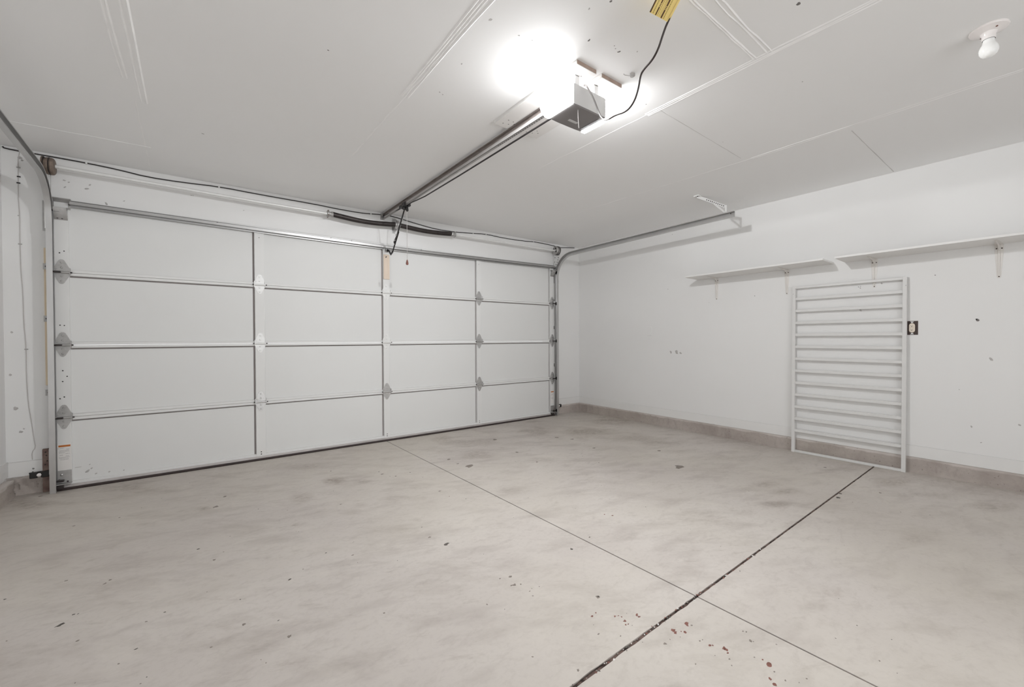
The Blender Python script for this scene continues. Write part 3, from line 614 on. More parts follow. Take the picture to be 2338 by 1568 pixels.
# ================================================================== TRACKS
def arc_path(x, y0, zc, r, y1, z1):
    p = [(x, y0, 0.0), (x, y0, zc * 0.5), (x, y0, zc)]
    for i in range(1, 13):
        a = math.pi / 2 * i / 12
        p.append((x, y0 - r + r * math.cos(a), zc + r * math.sin(a)))
    p += [(x, (y0 - r) * 0.7 + y1 * 0.3, (zc + r) * 0.7 + z1 * 0.3), (x, y1, z1)]
    return p
def track(name, label, xc, s, z1, y1):
    """s=+1: channel opens towards +X"""
    t = thing(name, (xc, -0.055, 0), label, 'door track', 'galvanised door tracks')
    w, hgt, th = 0.032, 0.027, 0.0022
    prof = [(-w / 2, -hgt), (w / 2, -hgt), (w / 2 + 0.0, -hgt + 0.007), (w / 2 - th, -hgt + 0.007), (w / 2 - th, -hgt + th), (-w / 2 + th, -hgt + th),
            (-w / 2 + th, hgt - th), (w / 2 - th, hgt - th), (w / 2 - th, hgt - 0.007), (w / 2, hgt - 0.007), (w / 2, hgt), (-w / 2, hgt)]
    mb = MB(); mb.sweep([(a * s, b) for a, b in prof], arc_path(xc, -0.055, 1.965, 0.30, y1, z1), 'track', (1, 0, 0))
    mb.build('channel', t, t.location)
    xo = xc - s * (w / 2)                         # outer face of the channel
    for z in (0.72, 1.26, 1.64):
        jb = MB()
        yf = 0.0155 if (s > 0 and z > 0.775) else YW
        jb.box(xo, xo - s * 0.0025, -0.075, yf, z - 0.022, z + 0.022, 'galvdull')
        jb.box(xo, xo - s * 0.034, yf - 0.0025, yf, z - 0.022, z + 0.022, 'galvdull')
        jb.lathe([(0.006, 0), (0.006, 0.005)], (xo - s * 0.018, yf - 0.002, z), (0, -1, 0), 'darksteel', 8)
        jb.lathe([(0.006, 0), (0.006, 0.005)], (xo - s * 0.0025, -0.02, z - 0.008), (-s, 0, 0), 'darksteel', 8)
        jb.build('jamb_bracket', t, t.location)
    fb = MB()                                     # flag bracket with bearing plate
    fb.box(xo, xo - s * 0.003, -0.085, YW, 1.90, 2.12, 'galvpaint')
    fb.box(xo, xo - s * 0.035, YW - 0.003, YW, 1.90, 2.12, 'galvdull')
    fb.prism([(YW, 2.10), (-0.06, 2.10), (-0.10, 2.24), (-0.115, 2.30), (-0.115, 2.375), (YW, 2.375)], 'X', xo, xo - s * 0.003, 'galvpaint')
    fb.box(xo, xo - s * 0.035, YW - 0.003, YW, 2.12, 2.385, 'galvpaint')
    for y, z in ((-0.03, 2.16), (-0.055, 2.19), (-0.07, 2.22), (0.0, 2.20), (-0.08, 2.25), (-0.01, 2.26)):
        fb.lathe([(0.007, 0), (0.007, 0.0012)], (xo + s * 0.0005, y, z), (s, 0, 0), 'darksteel', 10)
    fb.build('flag_bracket', t, t.location)
    return t, xo
tl, xo_l = track('door_track', 'galvanised steel door track beside the bare wood strip, rising past the rusty drum', 0.010, 1, 2.40, -3.2)
tr, xo_r = track('door_track', 'galvanised steel door track near the room corner, hung from a punched ceiling bracket', 4.960, -1, 2.283, -2.53)
# hanger of the right track: punched angle from the ceiling, brace and drop
mb = MB()
p0, p1 = Vector((4.712, -2.298, 2.461)), Vector((4.992, -2.43, 2.383)); d = (p1 - p0).normalized()
wv = Vector((0, 0, 1)).cross(d).normalized(); uv = d.cross(wv).normalized()
mb.obox((p0 + p1) / 2, d * ((p1 - p0).length / 2), wv * 0.0012, uv * 0.014, 'galvpaint')
mb.obox((p0 + p1) / 2 + uv * 0.013 + wv * 0.012, d * ((p1 - p0).length / 2), wv * 0.012, uv * 0.0012, 'galvpaint')
for i in range(5, 15):
    c = p0.lerp(p1, i / 15.0); side = wv * (1 if wv.dot(cam.matrix_world.translation - c) > 0 else -1)
    mb.lathe([(0.0055, 0), (0.0055, 0.0008)], c + side * 0.0013, side, 'darksteel', 8)
mb.box(4.69, 4.735, -2.325, -2.275, 2.459, 2.468, 'galvpaint')
mb.lathe([(0.007, 0), (0.006, 0.006)], (4.70, -2.31, 2.461), (0, 0, -1), 'darksteel', 8)
mb.build('hanger_angle', tr, tr.location)
mb = MB()
q0, q1 = Vector((4.842, -2.395, 2.392)), Vector((4.975, -2.44, 2.315)); d = (q1 - q0).normalized()
wv = Vector((0, 0, 1)).cross(d).normalized(); uv = d.cross(wv).normalized()
mb.obox((q0 + q1) / 2, d * ((q1 - q0).length / 2), wv * 0.0015, uv * 0.010, 'galvpaint')
mb.box(4.983, 4.993, -2.448, -2.432, 2.30, 2.392, 'galvpaint')
mb.lathe([(0.005, 0), (0.005, 0.003)], (4.9475, -2.505, 2.288), (-1, 0, 0), 'darksteel', 8)
mb.build('hanger_brace', tr, tr.location)
# a foot bracket on the left track
mb = MB()
mb.box(xo_l - 0.003, xo_l, -0.075, YW, 0.14, 0.32, 'galvdull')
mb.build('jamb_bracket', tl, tl.location)

# ---- brown block and bare wood strip on the left jamb
o = MB().box(-0.056, -0.0095, 0.004, 0.0295, 0.0, 0.312, 'brown')
for z, x in ((0.29, -0.04), (0.265, -0.035), (0.225, -0.032), (0.20, -0.042)): o.blob((x, 0.004, z), .006, (0, -1, 0), 'black')
tag(o.build('jamb_block', bevel=0.003), 'weathered brown block standing on the floor behind a door track', 'wood block')
o = MB().box(-0.036, -0.0165, 0.0165, 0.0297, 0.775, 1.775, 'pine')
tag(o.build('wood_strip', bevel=0.002), 'bare yellowish wood strip on the wall behind a door track', 'wood strip')

# ================================================================== TORSION BAR
bar = thing('torsion_spring_bar', (2.6, -0.08, 2.337), 'long torsion bar with two black springs above the garage door', 'garage door springs')
SY = -0.08
mb = MB(); mb.tube([(-0.03, SY, 2.350), (0.6, SY, 2.345), (1.3, SY, 2.336), (1.9, SY, 2.334), (2.6, SY, 2.337), (3.3, SY, 2.335), (4.2, SY, 2.338), (5.01, SY, 2.342)], 0.0135, 'galvpaint', 12)
o = mb.build('shaft', bar, bar.location); 
for xa, xb, sag in ((1.932, 2.575, 0.020), (2.628, 3.262, 0.016)):
    mb = MB(); N_ = 110; path = []; rad = []
    for i in range(N_ + 1):
        t = i / N_; path.append((xa + (xb - xa) * t, SY, 2.336 - sag * math.sin(math.pi * t))); rad.append(0.0258 if i % 2 else 0.0238)
    mb.tube(path, rad, 'darksteel', 16); mb.build('spring', bar, bar.location)
for xc, d in ((1.935, -1), (3.258, 1)):
    mb = MB()
    mb.lathe([(0.020, -0.01), (0.027, 0.0), (0.027, 0.012), (0.022, 0.016), (0.022, 0.032), (0.030, 0.036), (0.030, 0.052), (0.017, 0.054)], (xc, SY, 2.334), (d, 0, 0), 'galvdull' if d < 0 else 'galv', 14)
    for a in range(4):
        th = a * math.pi / 2 + 0.5
        mb.tube([(xc + d * 0.044, SY + 0.02 * math.cos(th), 2.334 + 0.02 * math.sin(th)), (xc + d * 0.044, SY + 0.037 * math.cos(th), 2.334 + 0.037 * math.sin(th))], 0.006, 'rust' if d < 0 else 'galvdull', 8)
    mb.build('winding_cone', bar, bar.location)
mb = MB()
mb.prism([(YW - 0.003, 2.270), (YW - 0.003, 2.425), (-0.03, 2.41), (-0.105, 2.375), (-0.115, 2.33), (-0.10, 2.295), (-0.04, 2.275)], 'X', 2.594, 2.598, 'galv')
mb.box(2.580, 2.616, YW - 0.004, YW, 2.265, 2.43, 'galv')
mb.lathe([(0.044, -0.006), (0.044, 0.004), (0.030, 0.010), (0.030, 0.02)], (2.590, SY, 2.337), (-1, 0, 0), 'galv', 18)
mb.lathe([(0.044, -0.006), (0.044, 0.004), (0.030, 0.010), (0.030, 0.02)], (2.606, SY, 2.337), (1, 0, 0), 'galv', 18)
mb.build('centre_bracket', bar, bar.location)
for xc, m, d in ((0.016, 'rust', 1), (4.938, 'galvdull', -1)):
    mb = MB()
    mb.lathe([(0.062, -0.032), (0.062, -0.025), (0.054, -0.023), (0.057, -0.012), (0.060, -0.004), (0.056, 0.004), (0.060, 0.014), (0.057, 0.024), (0.050, 0.030), (0.018, 0.032)], (xc, SY, 2.345), (d, 0, 0), m, 26)
    for xx in (-0.022, 0.005): mb.lathe([(0.0595, -0.003), (0.0625, 0), (0.0595, 0.003)], (xc + d * xx, SY, 2.345), (d, 0, 0), 'darksteel', 26)
    if d < 0:
        for a in (0.6, 2.2, 3.8): mb.lathe([(0.013, 0), (0.013, 0.0012)], (xc - 0.0325, SY + 0.03 * math.cos(a), 2.345 + 0.03 * math.sin(a)), (-1, 0, 0), 'black', 8)
    o = mb.build('cable_drum', bar, bar.location)
    if d > 0: o['label'] = 'rust-brown cable drum'
    mb = MB(); mb.tube([(xc, -0.031, 2.345), (xc - d * 0.01, -0.040, 1.6), (xc - d * 0.022, -0.045, 0.07)], 0.0016, 'galvdull', 6); mb.build('lift_cable', bar, bar.location)

# ================================================================== OPENER
for x0, x1, y1, lab in ((2.346, 2.489, -2.290, 'white painted ceiling board directly above the opener rail'), (2.528, 2.690, -2.296, 'white painted ceiling board above the opener, nearest the hanging power cord')):
    mb = MB(); mb.box(x0, x1, -3.008, y1, 2.4465, 2.468, 'boardpaint'); mb.box(x0 + 0.002, x1 - 0.002, -3.0095, -3.008, 2.448, 2.467, 'boardend')
    for px_, py_ in ((0.3, -2.90), (0.45, -2.93), (0.55, -2.89), (0.7, -2.92), (0.65, -2.95), (0.3, -2.33), (0.55, -2.34), (0.75, -2.36), (0.6, -2.38), (0.35, -2.38)):
        mb.blob((x0 + (x1 - x0) * px_, py_, 2.4465), 0.005, (0, 0, -1), 'mark', jit=0.5)
    tag(mb.build('mounting_board', bevel=0.0015), lab, 'board', 'ceiling boards carrying the opener')
OC = (2.505, -2.855, 2.30)
op = thing('garage_door_opener', OC, 'garage door opener on the ceiling with two glowing white light lenses', 'garage door opener')
CX0, CX1, CY0, CY1, CZ0, CZ1 = 2.380, 2.630, -2.948, -2.768, 2.290, 2.396
mb = MB()
mb.prism([(CX0, CZ1), (CX0, CZ0 + 0.004), (CX0 + 0.012, CZ0 - 0.001), (2.44, CZ0 - 0.003), (2.57, CZ0 - 0.003), (CX1 - 0.012, CZ0 - 0.001), (CX1, CZ0 + 0.004), (CX1, CZ1)], 'Y', CY0, CY1, 'housing')
mb.box(2.47, 2.535, -2.835, -2.818, CZ0 - 0.0055, CZ0 - 0.002, 'palegrey')
mb.box(2.594, 2.598, CY0 + 0.02, CY1 - 0.02, CZ0 - 0.005, CZ0 - 0.001, 'housing')
mb.build('housing', op, OC, bevel=0.003)
mb = MB(); mb.box(CX0 + 0.004, CX1 - 0.004, CY0 - 0.003, CY0, CZ0 + 0.004, CZ1, 'palegrey'); mb.build('lit_end_face', op, OC, bevel=0.0015)
for s, x in ((-1, CX0), (1, CX1)):
    mb = MB()
    pr_ = [(0, 0.116), (0.052, 0.116), (0.060, 0.105), (0.064, 0.07), (0.062, 0.035), (0.050, 0.012), (0.028, -0.001), (0, -0.002)]
    mb.prism([(x + s * a, CZ0 + b) for a, b in pr_], 'Y', CY0 - 0.001, CY1 + 0.002, 'lens')
    mb.prism([(x + s * a * 0.99, CZ0 + b) for a, b in pr_], 'Y', CY0 - 0.003, CY0 - 0.0012, 'lenscap')
    o = mb.build('light_lens', op, OC); o['label'] = 'glowing white light lens'
    mb = MB(); mb.box(x - s * 0.004, x + s * 0.066, CY0 + 0.002, CY1, CZ0 + 0.1162, CZ0 + 0.1187, 'palegrey'); mb.build('lens_light_shield', op, OC)  # opaque plate added to cut the glow on the ceiling
    # added spot outside the lens; lights walls and floor, spares the ceiling
    ld = bpy.data.lights.new('opener_added_spot', 'SPOT'); ld.energy = ADDED_SPOT_WATTS; ld.color = (0.972, 0.985, 1.0)
    ld.spot_size = math.pi;  ld.spot_blend = 0.03; ld.shadow_soft_size = 0.028
    lo = bpy.data.objects.new('opener_added_spot', ld); COL.objects.link(lo); lo.parent = op; lo.rotation_euler = (0, -s * math.radians(2.5), 0)
    lo.location = Vector((x + s * 0.115, (CY0 + CY1) / 2, 2.437)) - Vector(OC)
for x in (2.40, 2.545):
    mb = MB(); mb.box(x, x + 0.03, CY0 + 0.004, CY0 + 0.007, CZ1 - 0.012, 2.4463, 'galvpaint'); mb.box(x, x + 0.03, CY0 + 0.004, CY0 + 0.035, 2.4438, 2.4463, 'galvpaint')
    mb.build('hanging_strap', op, OC)
    mb = MB(); mb.box(x, x + 0.03, CY1 - 0.03, CY1 - 0.027, CZ1 - 0.012, 2.4463, 'galvpaint'); mb.build('hanging_strap', op, OC)
# rail
mb = MB()
RX = 2.470; RZ1, RZ0 = 2.4440, 2.3975
mb.box(RX - 0.0015, RX + 0.0015, -2.77, 0.012, RZ0 + 0.022, RZ1, 'rail'); mb.box(RX - 0.0022, RX + 0.0022, -2.77, 0.012, RZ0, RZ0 + 0.022, 'railgrey')
mb.box(RX - 0.016, RX + 0.016, -2.77, 0.012, RZ1 - 0.003, RZ1, 'rail')
mb.box(RX - 0.003, RX + 0.020, -2.77, 0.012, RZ0, RZ0 + 0.003, 'railgrey')
for i in range(26):
    y = -2.70 + i * 0.022
    mb.lathe([(0.004, 0), (0.004, 0.0008)], (RX + 0.012, y, RZ0), (0, 0, -1), 'darksteel', 8)
mb.build('rail', op, OC)
mb = MB()
mb.box(2.452, 2.492, 0.018, YW, 2.395, 2.462, 'galvdull'); mb.box(2.456, 2.460, -0.03, 0.02, 2.40, 2.45, 'galvdull'); mb.box(2.480, 2.484, -0.03, 0.02, 2.40, 2.45, 'galvdull')
mb.tube([(2.45, -0.018, 2.412), (2.492, -0.018, 2.412)], 0.007, 'darksteel', 8)
mb.build('header_bracket', op, OC)
mb = MB(); mb.tube([(2.492, -0.60, 2.394), (2.491, -0.70, 2.397), (2.49, -0.82, 2.386), (2.49, -1.0, 2.374), (2.49, -1.6, 2.368), (2.49, -2.2, 2.367), (2.49, -2.77, 2.368)], 0.0055, 'blackrod', 8)
mb.tube([(2.476, -0.5, 2.389), (2.472, -0.2, 2.412), (2.470, -0.02, 2.425)], 0.005, 'blackrod', 8)
mb.build('drive_chain', op, OC)
# trolley and door arm
mb = MB()
mb.box(2.452, 2.506, -0.60, -0.49, 2.384, 2.408, 'black')
mb.box(2.450, 2.462, -0.63, -0.56, 2.390, 2.418, 'black'); mb.box(2.494, 2.515, -0.63, -0.585, 2.384, 2.404, 'black')
mb.lathe([(0.013, -0.016), (0.016, -0.01), (0.016, 0.01), (0.013, 0.016)], (2.482, -0.545, 2.379), (1, 0, 0), 'black', 14)
mb.prism([(-0.612, 2.386), (-0.570, 2.386), (-0.575, 2.352), (-0.600, 2.334), (-0.624, 2.340)], 'X', 2.484, 2.496, 'black')
mb.build('trolley', op, OC, bevel=0.002)
mb = MB()
def flat_bar(mb, pts, w, t, m):
    for a, b in zip(pts[:-1], pts[1:]):
        a, b = Vector(a), Vector(b); d = (b - a).normalized(); ex = Vector((1, 0, 0)); nn = ex.cross(d).normalized()
        mb.obox((a + b) / 2, d * ((b - a).length / 2 + w * 0.35), nn * w, ex * t, m)
flat_bar(mb, [(2.488, -0.545, 2.378), (2.488, -0.340, 2.150), (2.488, -0.262, 2.098)], 0.0105, 0.003, 'blackrod')
flat_bar(mb, [(2.494, -0.375, 2.188), (2.494, -0.205, 2.012), (2.494, -0.158, 1.995), (2.494, -0.095, 2.045), (2.494, -0.052, 2.055)], 0.0105, 0.003, 'blackrod')
for y, z in ((-0.345, 2.158), (-0.30, 2.113)): mb.lathe([(0.007, 0), (0.007, 0.012)], (2.486, y, z), (-1, 0, 0), 'galv', 8)
mb.build('door_arm', op, OC)
mb = MB(); mb.tube([(2.490, -0.592, 2.350), (2.490, -0.592, 2.10), (2.490, -0.592, 1.868)], 0.0022, 'cordgrey', 6); mb.build('release_cord', op, OC)
mb = MB(); mb.lathe([(0.003, 0.0), (0.008, -0.012), (0.0125, -0.032), (0.013, -0.042), (0.009, -0.050), (0.003, -0.052)], (2.490, -0.592, 1.872), (0, 0, 1), 'redpaint', 14)
o = mb.build('pull_handle', op, OC); o['label'] = 'small reddish pull handle'
mb = MB(); mb.tube([(2.440, -2.925, 2.289), (2.441, -2.926, 2.24), (2.443, -2.928, 2.192)], 0.0017, 'cordgrey', 6); mb.build('antenna_wire', op, OC)
# power cord hanging in a loop, with its card tag
CORD = [(2.327, -3.517, 2.335), (2.333, -3.492, 2.301), (2.338, -3.469, 2.261), (2.345, -3.437, 2.237), (2.357, -3.387, 2.229), (2.362, -3.366, 2.216), (2.365, -3.353, 2.162), (2.371, -3.325, 2.121), (2.382, -3.277, 2.107), (2.4, -3.199, 2.131), (2.411, -3.154, 2.134), (2.418, -3.124, 2.143), (2.425, -3.093, 2.172), (2.432, -3.062, 2.235), (2.439, -3.03, 2.304), (2.448, -2.993, 2.361), (2.453, -2.97, 2.399)]
def smooth_path(P, it=2):
    for _ in range(it):
        Q = [P[0]]
        for a, b in zip(P[:-1], P[1:]):
            a_, b_ = np.array(a), np.array(b); Q += [tuple(a_ * .75 + b_ * .25), tuple(a_ * .25 + b_ * .75)]
        P = Q + [P[-1]]
    return P
up = [(2.300, -3.640, 2.428), (2.309, -3.596, 2.395)]
full = smooth_path([tuple(p) for p in up] + [tuple(p) for p in CORD] + [(2.455, -2.95, 2.404)], 2)
nb = int(len(full) * 0.62)
mb = MB(); mb.tube(full[:nb + 1], 0.0041, 'cord', 8, cap=False); mb.tube(full[nb:], 0.0041, 'cordmid', 8)
mb.lathe([(0.016, 0), (0.018, 0.012), (0.012, 0.042), (0.005, 0.05)], (2.290, -3.665, 2.462), (0.15, 0.4, -0.55), 'cord', 12)
tag(mb.build('power_cord'), 'thin dark power cord drooping in a loop from ceiling to opener', 'power cord')
# ceiling outlet the cord hangs from (just outside the picture)
Pb, Pa = Vector((2.327, -3.517, 2.335)), Vector((2.2685, -3.4787, 2.3747))
dv = Vector((-0.17912726, -0.78540416, 0.59249787)); wv = (Pa - Pb); wv -= dv * wv.dot(dv); nv = Vector((-0.6713, -0.3427, -0.6572))
LT, WT = 0.082, wv.length
wn = wv.normalized()
tg = thing('warning_tag', tuple(Pb), 'yellow warning tag with brown print taped around the power cord', 'tag')
def tagbox(mb, w0, w1, l0, l1, h0, h1, m):
    c = Pb + wn * ((w0 + w1) / 2) + dv * ((l0 + l1) / 2) + nv * ((h0 + h1) / 2)
    mb.obox(c, wn * ((w1 - w0) / 2), dv * ((l1 - l0) / 2), nv * ((h1 - h0) / 2), m)
mb = MB(); tagbox(mb, -0.004, WT, 0, LT, -0.0004, 0.0004, 'yellow')
ctr = [Pb + dv * t for t in (0.0, LT)]
mb.tube(ctr, 0.0048, 'yellow', 10)
mb.build('card', tg, Pb)
mb = MB()
for w0, w1 in ((WT * 0.93, WT * 1.0), (WT * 0.645, WT * 0.70), (WT * 0.335, WT * 0.405)):
    tagbox(mb, w0, w1, 0.001, LT, 0.0004, 0.0008, 'tagdark')
for w0, w1 in ((WT * 0.80, WT * 0.85), (WT * 0.57, WT * 0.60), (WT * 0.49, WT * 0.51), (WT * 0.435, WT * 0.455), (WT * 0.23, WT * 0.28)):
    l = 0.003
    while l < LT:
        q = random.uniform(.0015, .0045); tagbox(mb, w0, w1, l, min(l + q, LT), 0.0004, 0.0007, 'tagmid'); l += q + 0.0012
for w0, w1 in ((WT * 0.655, WT * 0.69), (WT * 0.35, WT * 0.39)):
    for l in (0.028, 0.033, 0.038): tagbox(mb, w0, w1, l, l + 0.0025, 0.0008, 0.001, 'yellow')
mb.build('print', tg, Pb)

# ---- ceiling hook coil beside the cord
mb = MB(); pts = []
for i in range(50):
    a = i / 49 * 2 * math.pi * 2.6; pts.append((2.655 + 0.011 * math.cos(a), -3.105 + 0.011 * math.sin(a), 2.466 - 0.017 * i / 49))
pts += [(2.635, -3.098, 2.449), (2.615, -3.088, 2.450), (2.608, -3.084, 2.455)]
mb.tube(pts, 0.0022, 'cordgrey', 8); mb.lathe([(0.009, 0), (0.009, 0.004)], (2.655, -3.105, 2.468), (0, 0, -1), 'galvpaint', 12)
tag(mb.build('ceiling_hook'), 'small coiled wire hook screwed into the ceiling near the power cord', 'hook')

# ================================================================== WIRES
HW = [(-0.225, 2.458), (-0.217, 2.448), (-0.134, 2.4465), (0.025, 2.447), (0.192, 2.4455), (0.372, 2.437), (0.538, 2.419), (0.758, 2.424), (1.018, 2.4425), (1.346, 2.436), (1.799, 2.436), (1.975, 2.429), (2.212, 2.427), (2.347, 2.437), (2.44, 2.447),
      (2.55, 2.452), (2.653, 2.444), (2.908, 2.411), (3.118, 2.391), (3.37, 2.396), (3.561, 2.411), (3.814, 2.436), (4.1, 2.424), (4.458, 2.432), (4.591, 2.445), (4.735, 2.446), (4.959, 2.440), (5.092, 2.424), (5.25, 2.446), (5.40, 2.460)]
hw = thing('header_cable', (2.5, YW, 2.44), 'black cable stapled along the top of the wall above the door', 'cable')
mb = MB(); mb.tube(smooth_path([(x, 0.0245, z) for x, z in HW], 1), 0.0046, 'wire', 8); mb.build('cable', hw, hw.location)
for x, z in ((0.192, 2.4455), (1.018, 2.4425), (2.347, 2.437), (2.70, 2.439), (3.62, 2.417), (3.814, 2.436), (4.60, 2.4455)):
    mb = MB(); mb.box(x - 0.006, x + 0.006, 0.018, YW, z - 0.009, z + 0.009, 'galvpaint'); mb.build('cable_clip', hw, hw.location, bevel=0.002)
SW = [(-0.145, 2.446), (-0.155, 2.373), (-0.153, 2.28), (-0.157, 2.15), (-0.15, 1.993), (-0.151, 1.788), (-0.149, 1.592), (-0.141, 1.44), (-0.140, 1.237), (-0.130, 1.039), (-0.132, 0.864), (-0.125, 0.653), (-0.111, 0.522), (-0.099, 0.381), (-0.093, 0.326), (-0.111, 0.297), (-0.109, 0.243)]
sw = thing('sensor_wire', (-0.14, YW, 1.2), 'thin pale wire running down the wall beside the bare wood strip', 'wire')
mb = MB(); mb.tube(smooth_path([(x, 0.027, z) for x, z in SW], 1), 0.0022, 'wiregrey', 6); mb.build('wire', sw, sw.location)
for x, z, m in ((-0.153, 2.33, 'galvdull'), (-0.152, 2.265, 'black'), (-0.154, 2.22, 'black'), (-0.151, 1.788, 'galvdull'), (-0.130, 1.039, 'galvdull')):
    mb = MB(); mb.box(x - 0.009, x + 0.009, 0.023, YW, z - 0.004, z + 0.004, m); mb.build('wire_staple', sw, sw.location, bevel=0.001)

# ---- photo-eye sensors
def sensor(lab, x0, s, y, z):
    t = thing('photo_eye_sensor', (x0, y, z), lab, 'door sensor', 'photo-eye sensors at the foot of the tracks')
    mb = MB(); mb.box(x0, x0 + s * 0.045, y, y + 0.022, z - 0.022, z + 0.022, 'black'); mb.box(x0 + s * 0.06, x0 + s * 0.10, y, y + 0.020, z - 0.022, z + 0.020, 'black'); mb.build('sensor_body', t, t.location, bevel=0.005)
    mb = MB(); mb.lathe([(0.010, 0), (0.012, 0.006), (0.006, 0.010)], (x0 + s * 0.052, y + 0.004, z), (0, -1, 0), 'porcelain', 14); mb.build('lens', t, t.location)
    mb = MB(); mb.box(x0 - s * 0.004, x0 + s * 0.105, y + 0.02, y + 0.0235, z + 0.010, z + 0.020, 'blackrod'); mb.box(x0 + s * 0.03, x0 + s * 0.06, y + 0.02, YW - 0.0005, z + 0.010, z + 0.014, 'blackrod'); mb.build('sensor_bracket', t, t.location)
sensor('black photo-eye sensor on the kerb beside the brown wood block', -0.0135, -1, -0.034, 0.139)
sensor('black photo-eye sensor on the kerb near the far room corner', 4.995, 1, -0.012, 0.125)

# ================================================================== RIGHT WALL THINGS
SHX, SHZ, SHT = 5.218, 1.7685, 0.016
def shelf(lab, y0, y1):
    mb = MB(); tilt = 0.006
    mb.prism([(XR - 0.0008, SHZ), (SHX, SHZ + tilt), (SHX, SHZ + tilt + SHT), (XR - 0.0008, SHZ + SHT)], 'Y', y0, y1, 'shelf')
    tag(mb.build('wall_shelf', bevel=0.0012), lab, 'shelf', 'white shelf boards on the right wall')
shelf('shorter white wall shelf nearer the garage door', -1.872, -3.166)
shelf('longer white wall shelf above the slatted frame and outlet', -3.250, -5.1)
def bracket(lab, y, zb=1.525):
    t = thing('shelf_bracket', (XR, y, zb), lab, 'shelf bracket', 'pressed steel shelf brackets')
    zt = SHZ - 0.0005
    mb = MB()
    mb.prism([(y - 0.021, zt), (y + 0.021, zt), (y + 0.021, zt - 0.055), (y + 0.010, zb + 0.008), (y + 0.005, zb), (y - 0.005, zb), (y - 0.010, zb + 0.008), (y - 0.021, zt - 0.055)], 'X', XR - 0.0025, XR, 'bracket')
    mb.prism([(XR, zt - 0.04), (XR - 0.012, zt - 0.045), (XR - 0.009, zb + 0.02), (XR, zb + 0.006)], 'Y', y - 0.004, y + 0.004, 'bracket')
    mb.build('wall_leg', t, t.location, bevel=0.001)
    mb = MB(); L_ = 0.205
    k = 0.006 / (XR - SHX)
    v = [(XR - a, y + b, zt + a * k - c) for c in (0, 0.0025) for a, b in ((0, -0.021), (0, 0.021), (0.05, 0.020), (L_, 0.008), (L_ + 0.006, 0.0), (L_, -0.008), (0.05, -0.020))]
    n = 7; mb.add(v, [tuple(range(n)), tuple(range(2 * n - 1, n - 1, -1))] + [(i, i + n, (i + 1) % n + n, (i + 1) % n) for i in range(n)], 'bracket')
    mb.prism([(XR - 0.003, zt - 0.06), (XR - 0.012, zt - 0.035), (XR - 0.05, zt - 0.014), (XR - L_ + 0.01, zt), (XR - 0.003, zt - 0.002)], 'Y', y - 0.004, y + 0.004, 'bracket')
    mb.build('shelf_arm', t, t.location, bevel=0.001)
    for b, z in ((-0.013, zt - 0.030), (0.013, zt - 0.030), (0, zb + 0.010)):
        mb = MB(); mb.lathe([(0.0045, 0), (0.004, 0.002)], (XR - 0.0025, y + b, z), (-1, 0, 0), 'outletbox', 8); mb.build('screw', t, t.location)
bracket('cream shelf bracket under the shorter shelf, nearest the garage door', -2.088)
bracket('cream shelf bracket under the shorter shelf, next to the slatted frame', -2.786)
bracket('cream shelf bracket seen behind the top of the slatted frame', -3.454)
bracket('cream shelf bracket under the longer shelf beyond the outlet, seen face-on', -4.155)

# ---- slatted frame leaning on the wall
rk = thing('slatted_frame', (5.436, -3.2585, 0.0), 'tall white slatted metal frame leaning against the wall by the outlet', 'metal frame')
lean = math.atan2(0.020, 1.58)
rk.rotation_euler = (0, lean, 0)
HW_, HT, TX = 0.4095, 1.590, 0.028        # half width, height, tube depth
def rbox(mb, x0, x1, y0, y1, z0, z1): mb.box(x0, x1, y0, y1, z0, z1, 'rack')
for s in (-1, 1):
    mb = MB(); rbox(mb, 0, TX, s * HW_, s * (HW_ - 0.026), 0.0, HT)
    mb.blob((0, s * (HW_ - 0.006), HT - 0.07), .003, (-1, 0, 0), 'mark')
    mb.build('post', rk, None, bevel=0.002)
mb = MB(); rbox(mb, 0, TX, -HW_ + 0.026, HW_ - 0.026, HT - 0.022, HT - 0.0005); mb.build('top_rail', rk, None, bevel=0.002)
mb = MB(); rbox(mb, 0, TX, -HW_ + 0.026, HW_ - 0.026, 0.0005, 0.020); mb.build('bottom_rail', rk, None, bevel=0.002)
for i in range(12):
    z = 1.462 + (0.199 - 1.462) * i / 11.0
    mb = MB(); rbox(mb, 0.003, TX - 0.001, -HW_ + 0.026, HW_ - 0.026, z - 0.004, z + 0.021)
    mb.build('slat', rk, None, bevel=0.0015)

# ---- uncovered outlet and painted blank plate
ol = thing('electrical_outlet', (XR, -3.697, 1.174), 'uncovered ivory electrical outlet in a dark box beside the slatted frame', 'outlet')
mb = MB(); mb.box(XR - 0.003, XR - 0.0002, -3.729, -3.664, 1.118, 1.230, 'outletbox'); mb.build('open_box', ol, ol.location, bevel=0.001)
mb = MB()
pts = []
for cz, a0 in ((1.192, 0), (1.156, math.pi)):
    for i in range(13):
        a = a0 + math.pi * i / 12; pts.append((-3.694 + 0.018 * math.cos(a), cz + 0.020 * math.sin(a)))
mb.prism(pts, 'X', XR - 0.010, XR - 0.003, 'ivory')
for z0, z1 in ((1.214, 1.226), (1.122, 1.134)):
    mb.prism([(-3.683, z1 if z0 > 1.2 else z0), (-3.705, z1 if z0 > 1.2 else z0), (-3.697, z0 if z0 > 1.2 else z1), (-3.691, z0 if z0 > 1.2 else z1)], 'X', XR - 0.006, XR - 0.003, 'galvpaint')
mb.build('receptacle', ol, ol.location, bevel=0.001)
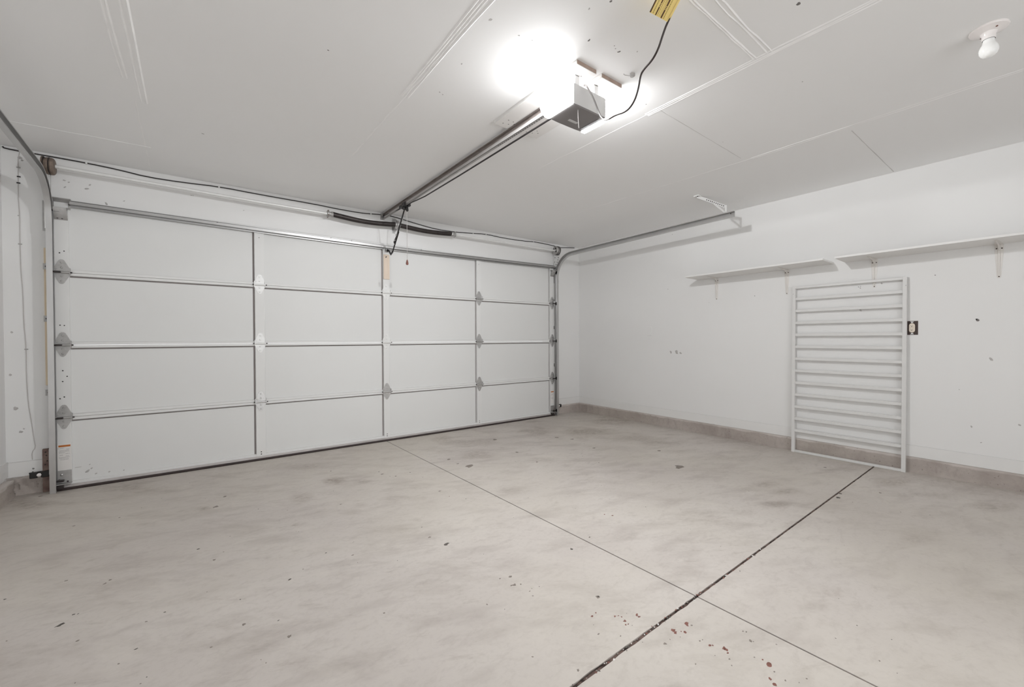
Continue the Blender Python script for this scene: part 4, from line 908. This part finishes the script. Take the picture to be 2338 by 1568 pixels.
for z in (1.190, 1.158):
    mb = MB(); mb.lathe([(0.0125, 0), (0.0125, 0.003), (0.011, 0.004)], (XR - 0.010, -3.694, z), (-1, 0, 0), 'ivory', 18)
    mb.lathe([(0.003, 0), (0.003, 0.0006)], (XR - 0.0138, -3.694, z - 0.002), (-1, 0, 0), 'outletbox', 8)
    for dy in (-0.005, 0.005): mb.box(XR - 0.0144, XR - 0.0138, -3.694 + dy - 0.0008, -3.694 + dy + 0.0008, z + 0.002, z + 0.008, 'outletbox')
    mb.build('socket', ol, ol.location)
bp = thing('blank_wall_plate', (XR, -1.214, 1.19), 'blank wall plate painted over in white between room corner and shelves', 'wall plate')
mb = MB(); mb.box(XR - 0.006, XR - 0.0002, -1.250, -1.180, 1.133, 1.247, 'wall'); mb.build('plate', bp, bp.location, bevel=0.002)
for z in (1.160, 1.220):
    mb = MB(); mb.lathe([(0.004, 0), (0.004, 0.001)], (XR - 0.006, -1.214, z), (-1, 0, 0), 'wall', 10); mb.build('screw', bp, bp.location)

# ---- keyless lamp holder with bare bulb
LB = (3.675, -4.245, H)
lp = thing('ceiling_lamp', LB, 'white porcelain ceiling lamp holder with a bare unlit bulb', 'ceiling lamp')
mb = MB(); mb.lathe([(0.062, 0), (0.0625, 0.004), (0.060, 0.008), (0.045, 0.013), (0.028, 0.019), (0.0225, 0.030), (0.0225, 0.046), (0.0205, 0.048)], LB, (0, 0, -1), 'porcelain', 40)
for a in (0.7, 3.84): mb.lathe([(0.004, 0), (0.004, 0.003)], (LB[0] + 0.04 * math.cos(a), LB[1] + 0.04 * math.sin(a), H - 0.013), (0, 0, -1), 'redpaint', 8)
mb.build('lamp_holder', lp, LB)
mb = MB(); mb.lathe([(0.0205, 0.046), (0.0205, 0.0485)], LB, (0, 0, -1), 'black', 30); mb.build('gasket', lp, LB)
mb = MB()
pr_ = [(0.0185, 0.047), (0.0188, 0.053), (0.0195, 0.060), (0.0225, 0.068), (0.0275, 0.077), (0.0308, 0.087), (0.0315, 0.095), (0.0300, 0.105), (0.0255, 0.114), (0.0185, 0.1205), (0.010, 0.124), (0.001, 0.125)]
mb.lathe(pr_, LB, (0, 0, -1), 'bulb', 36)
o = mb.build('bulb', lp, LB); o['label'] = 'plain white unlit bulb'
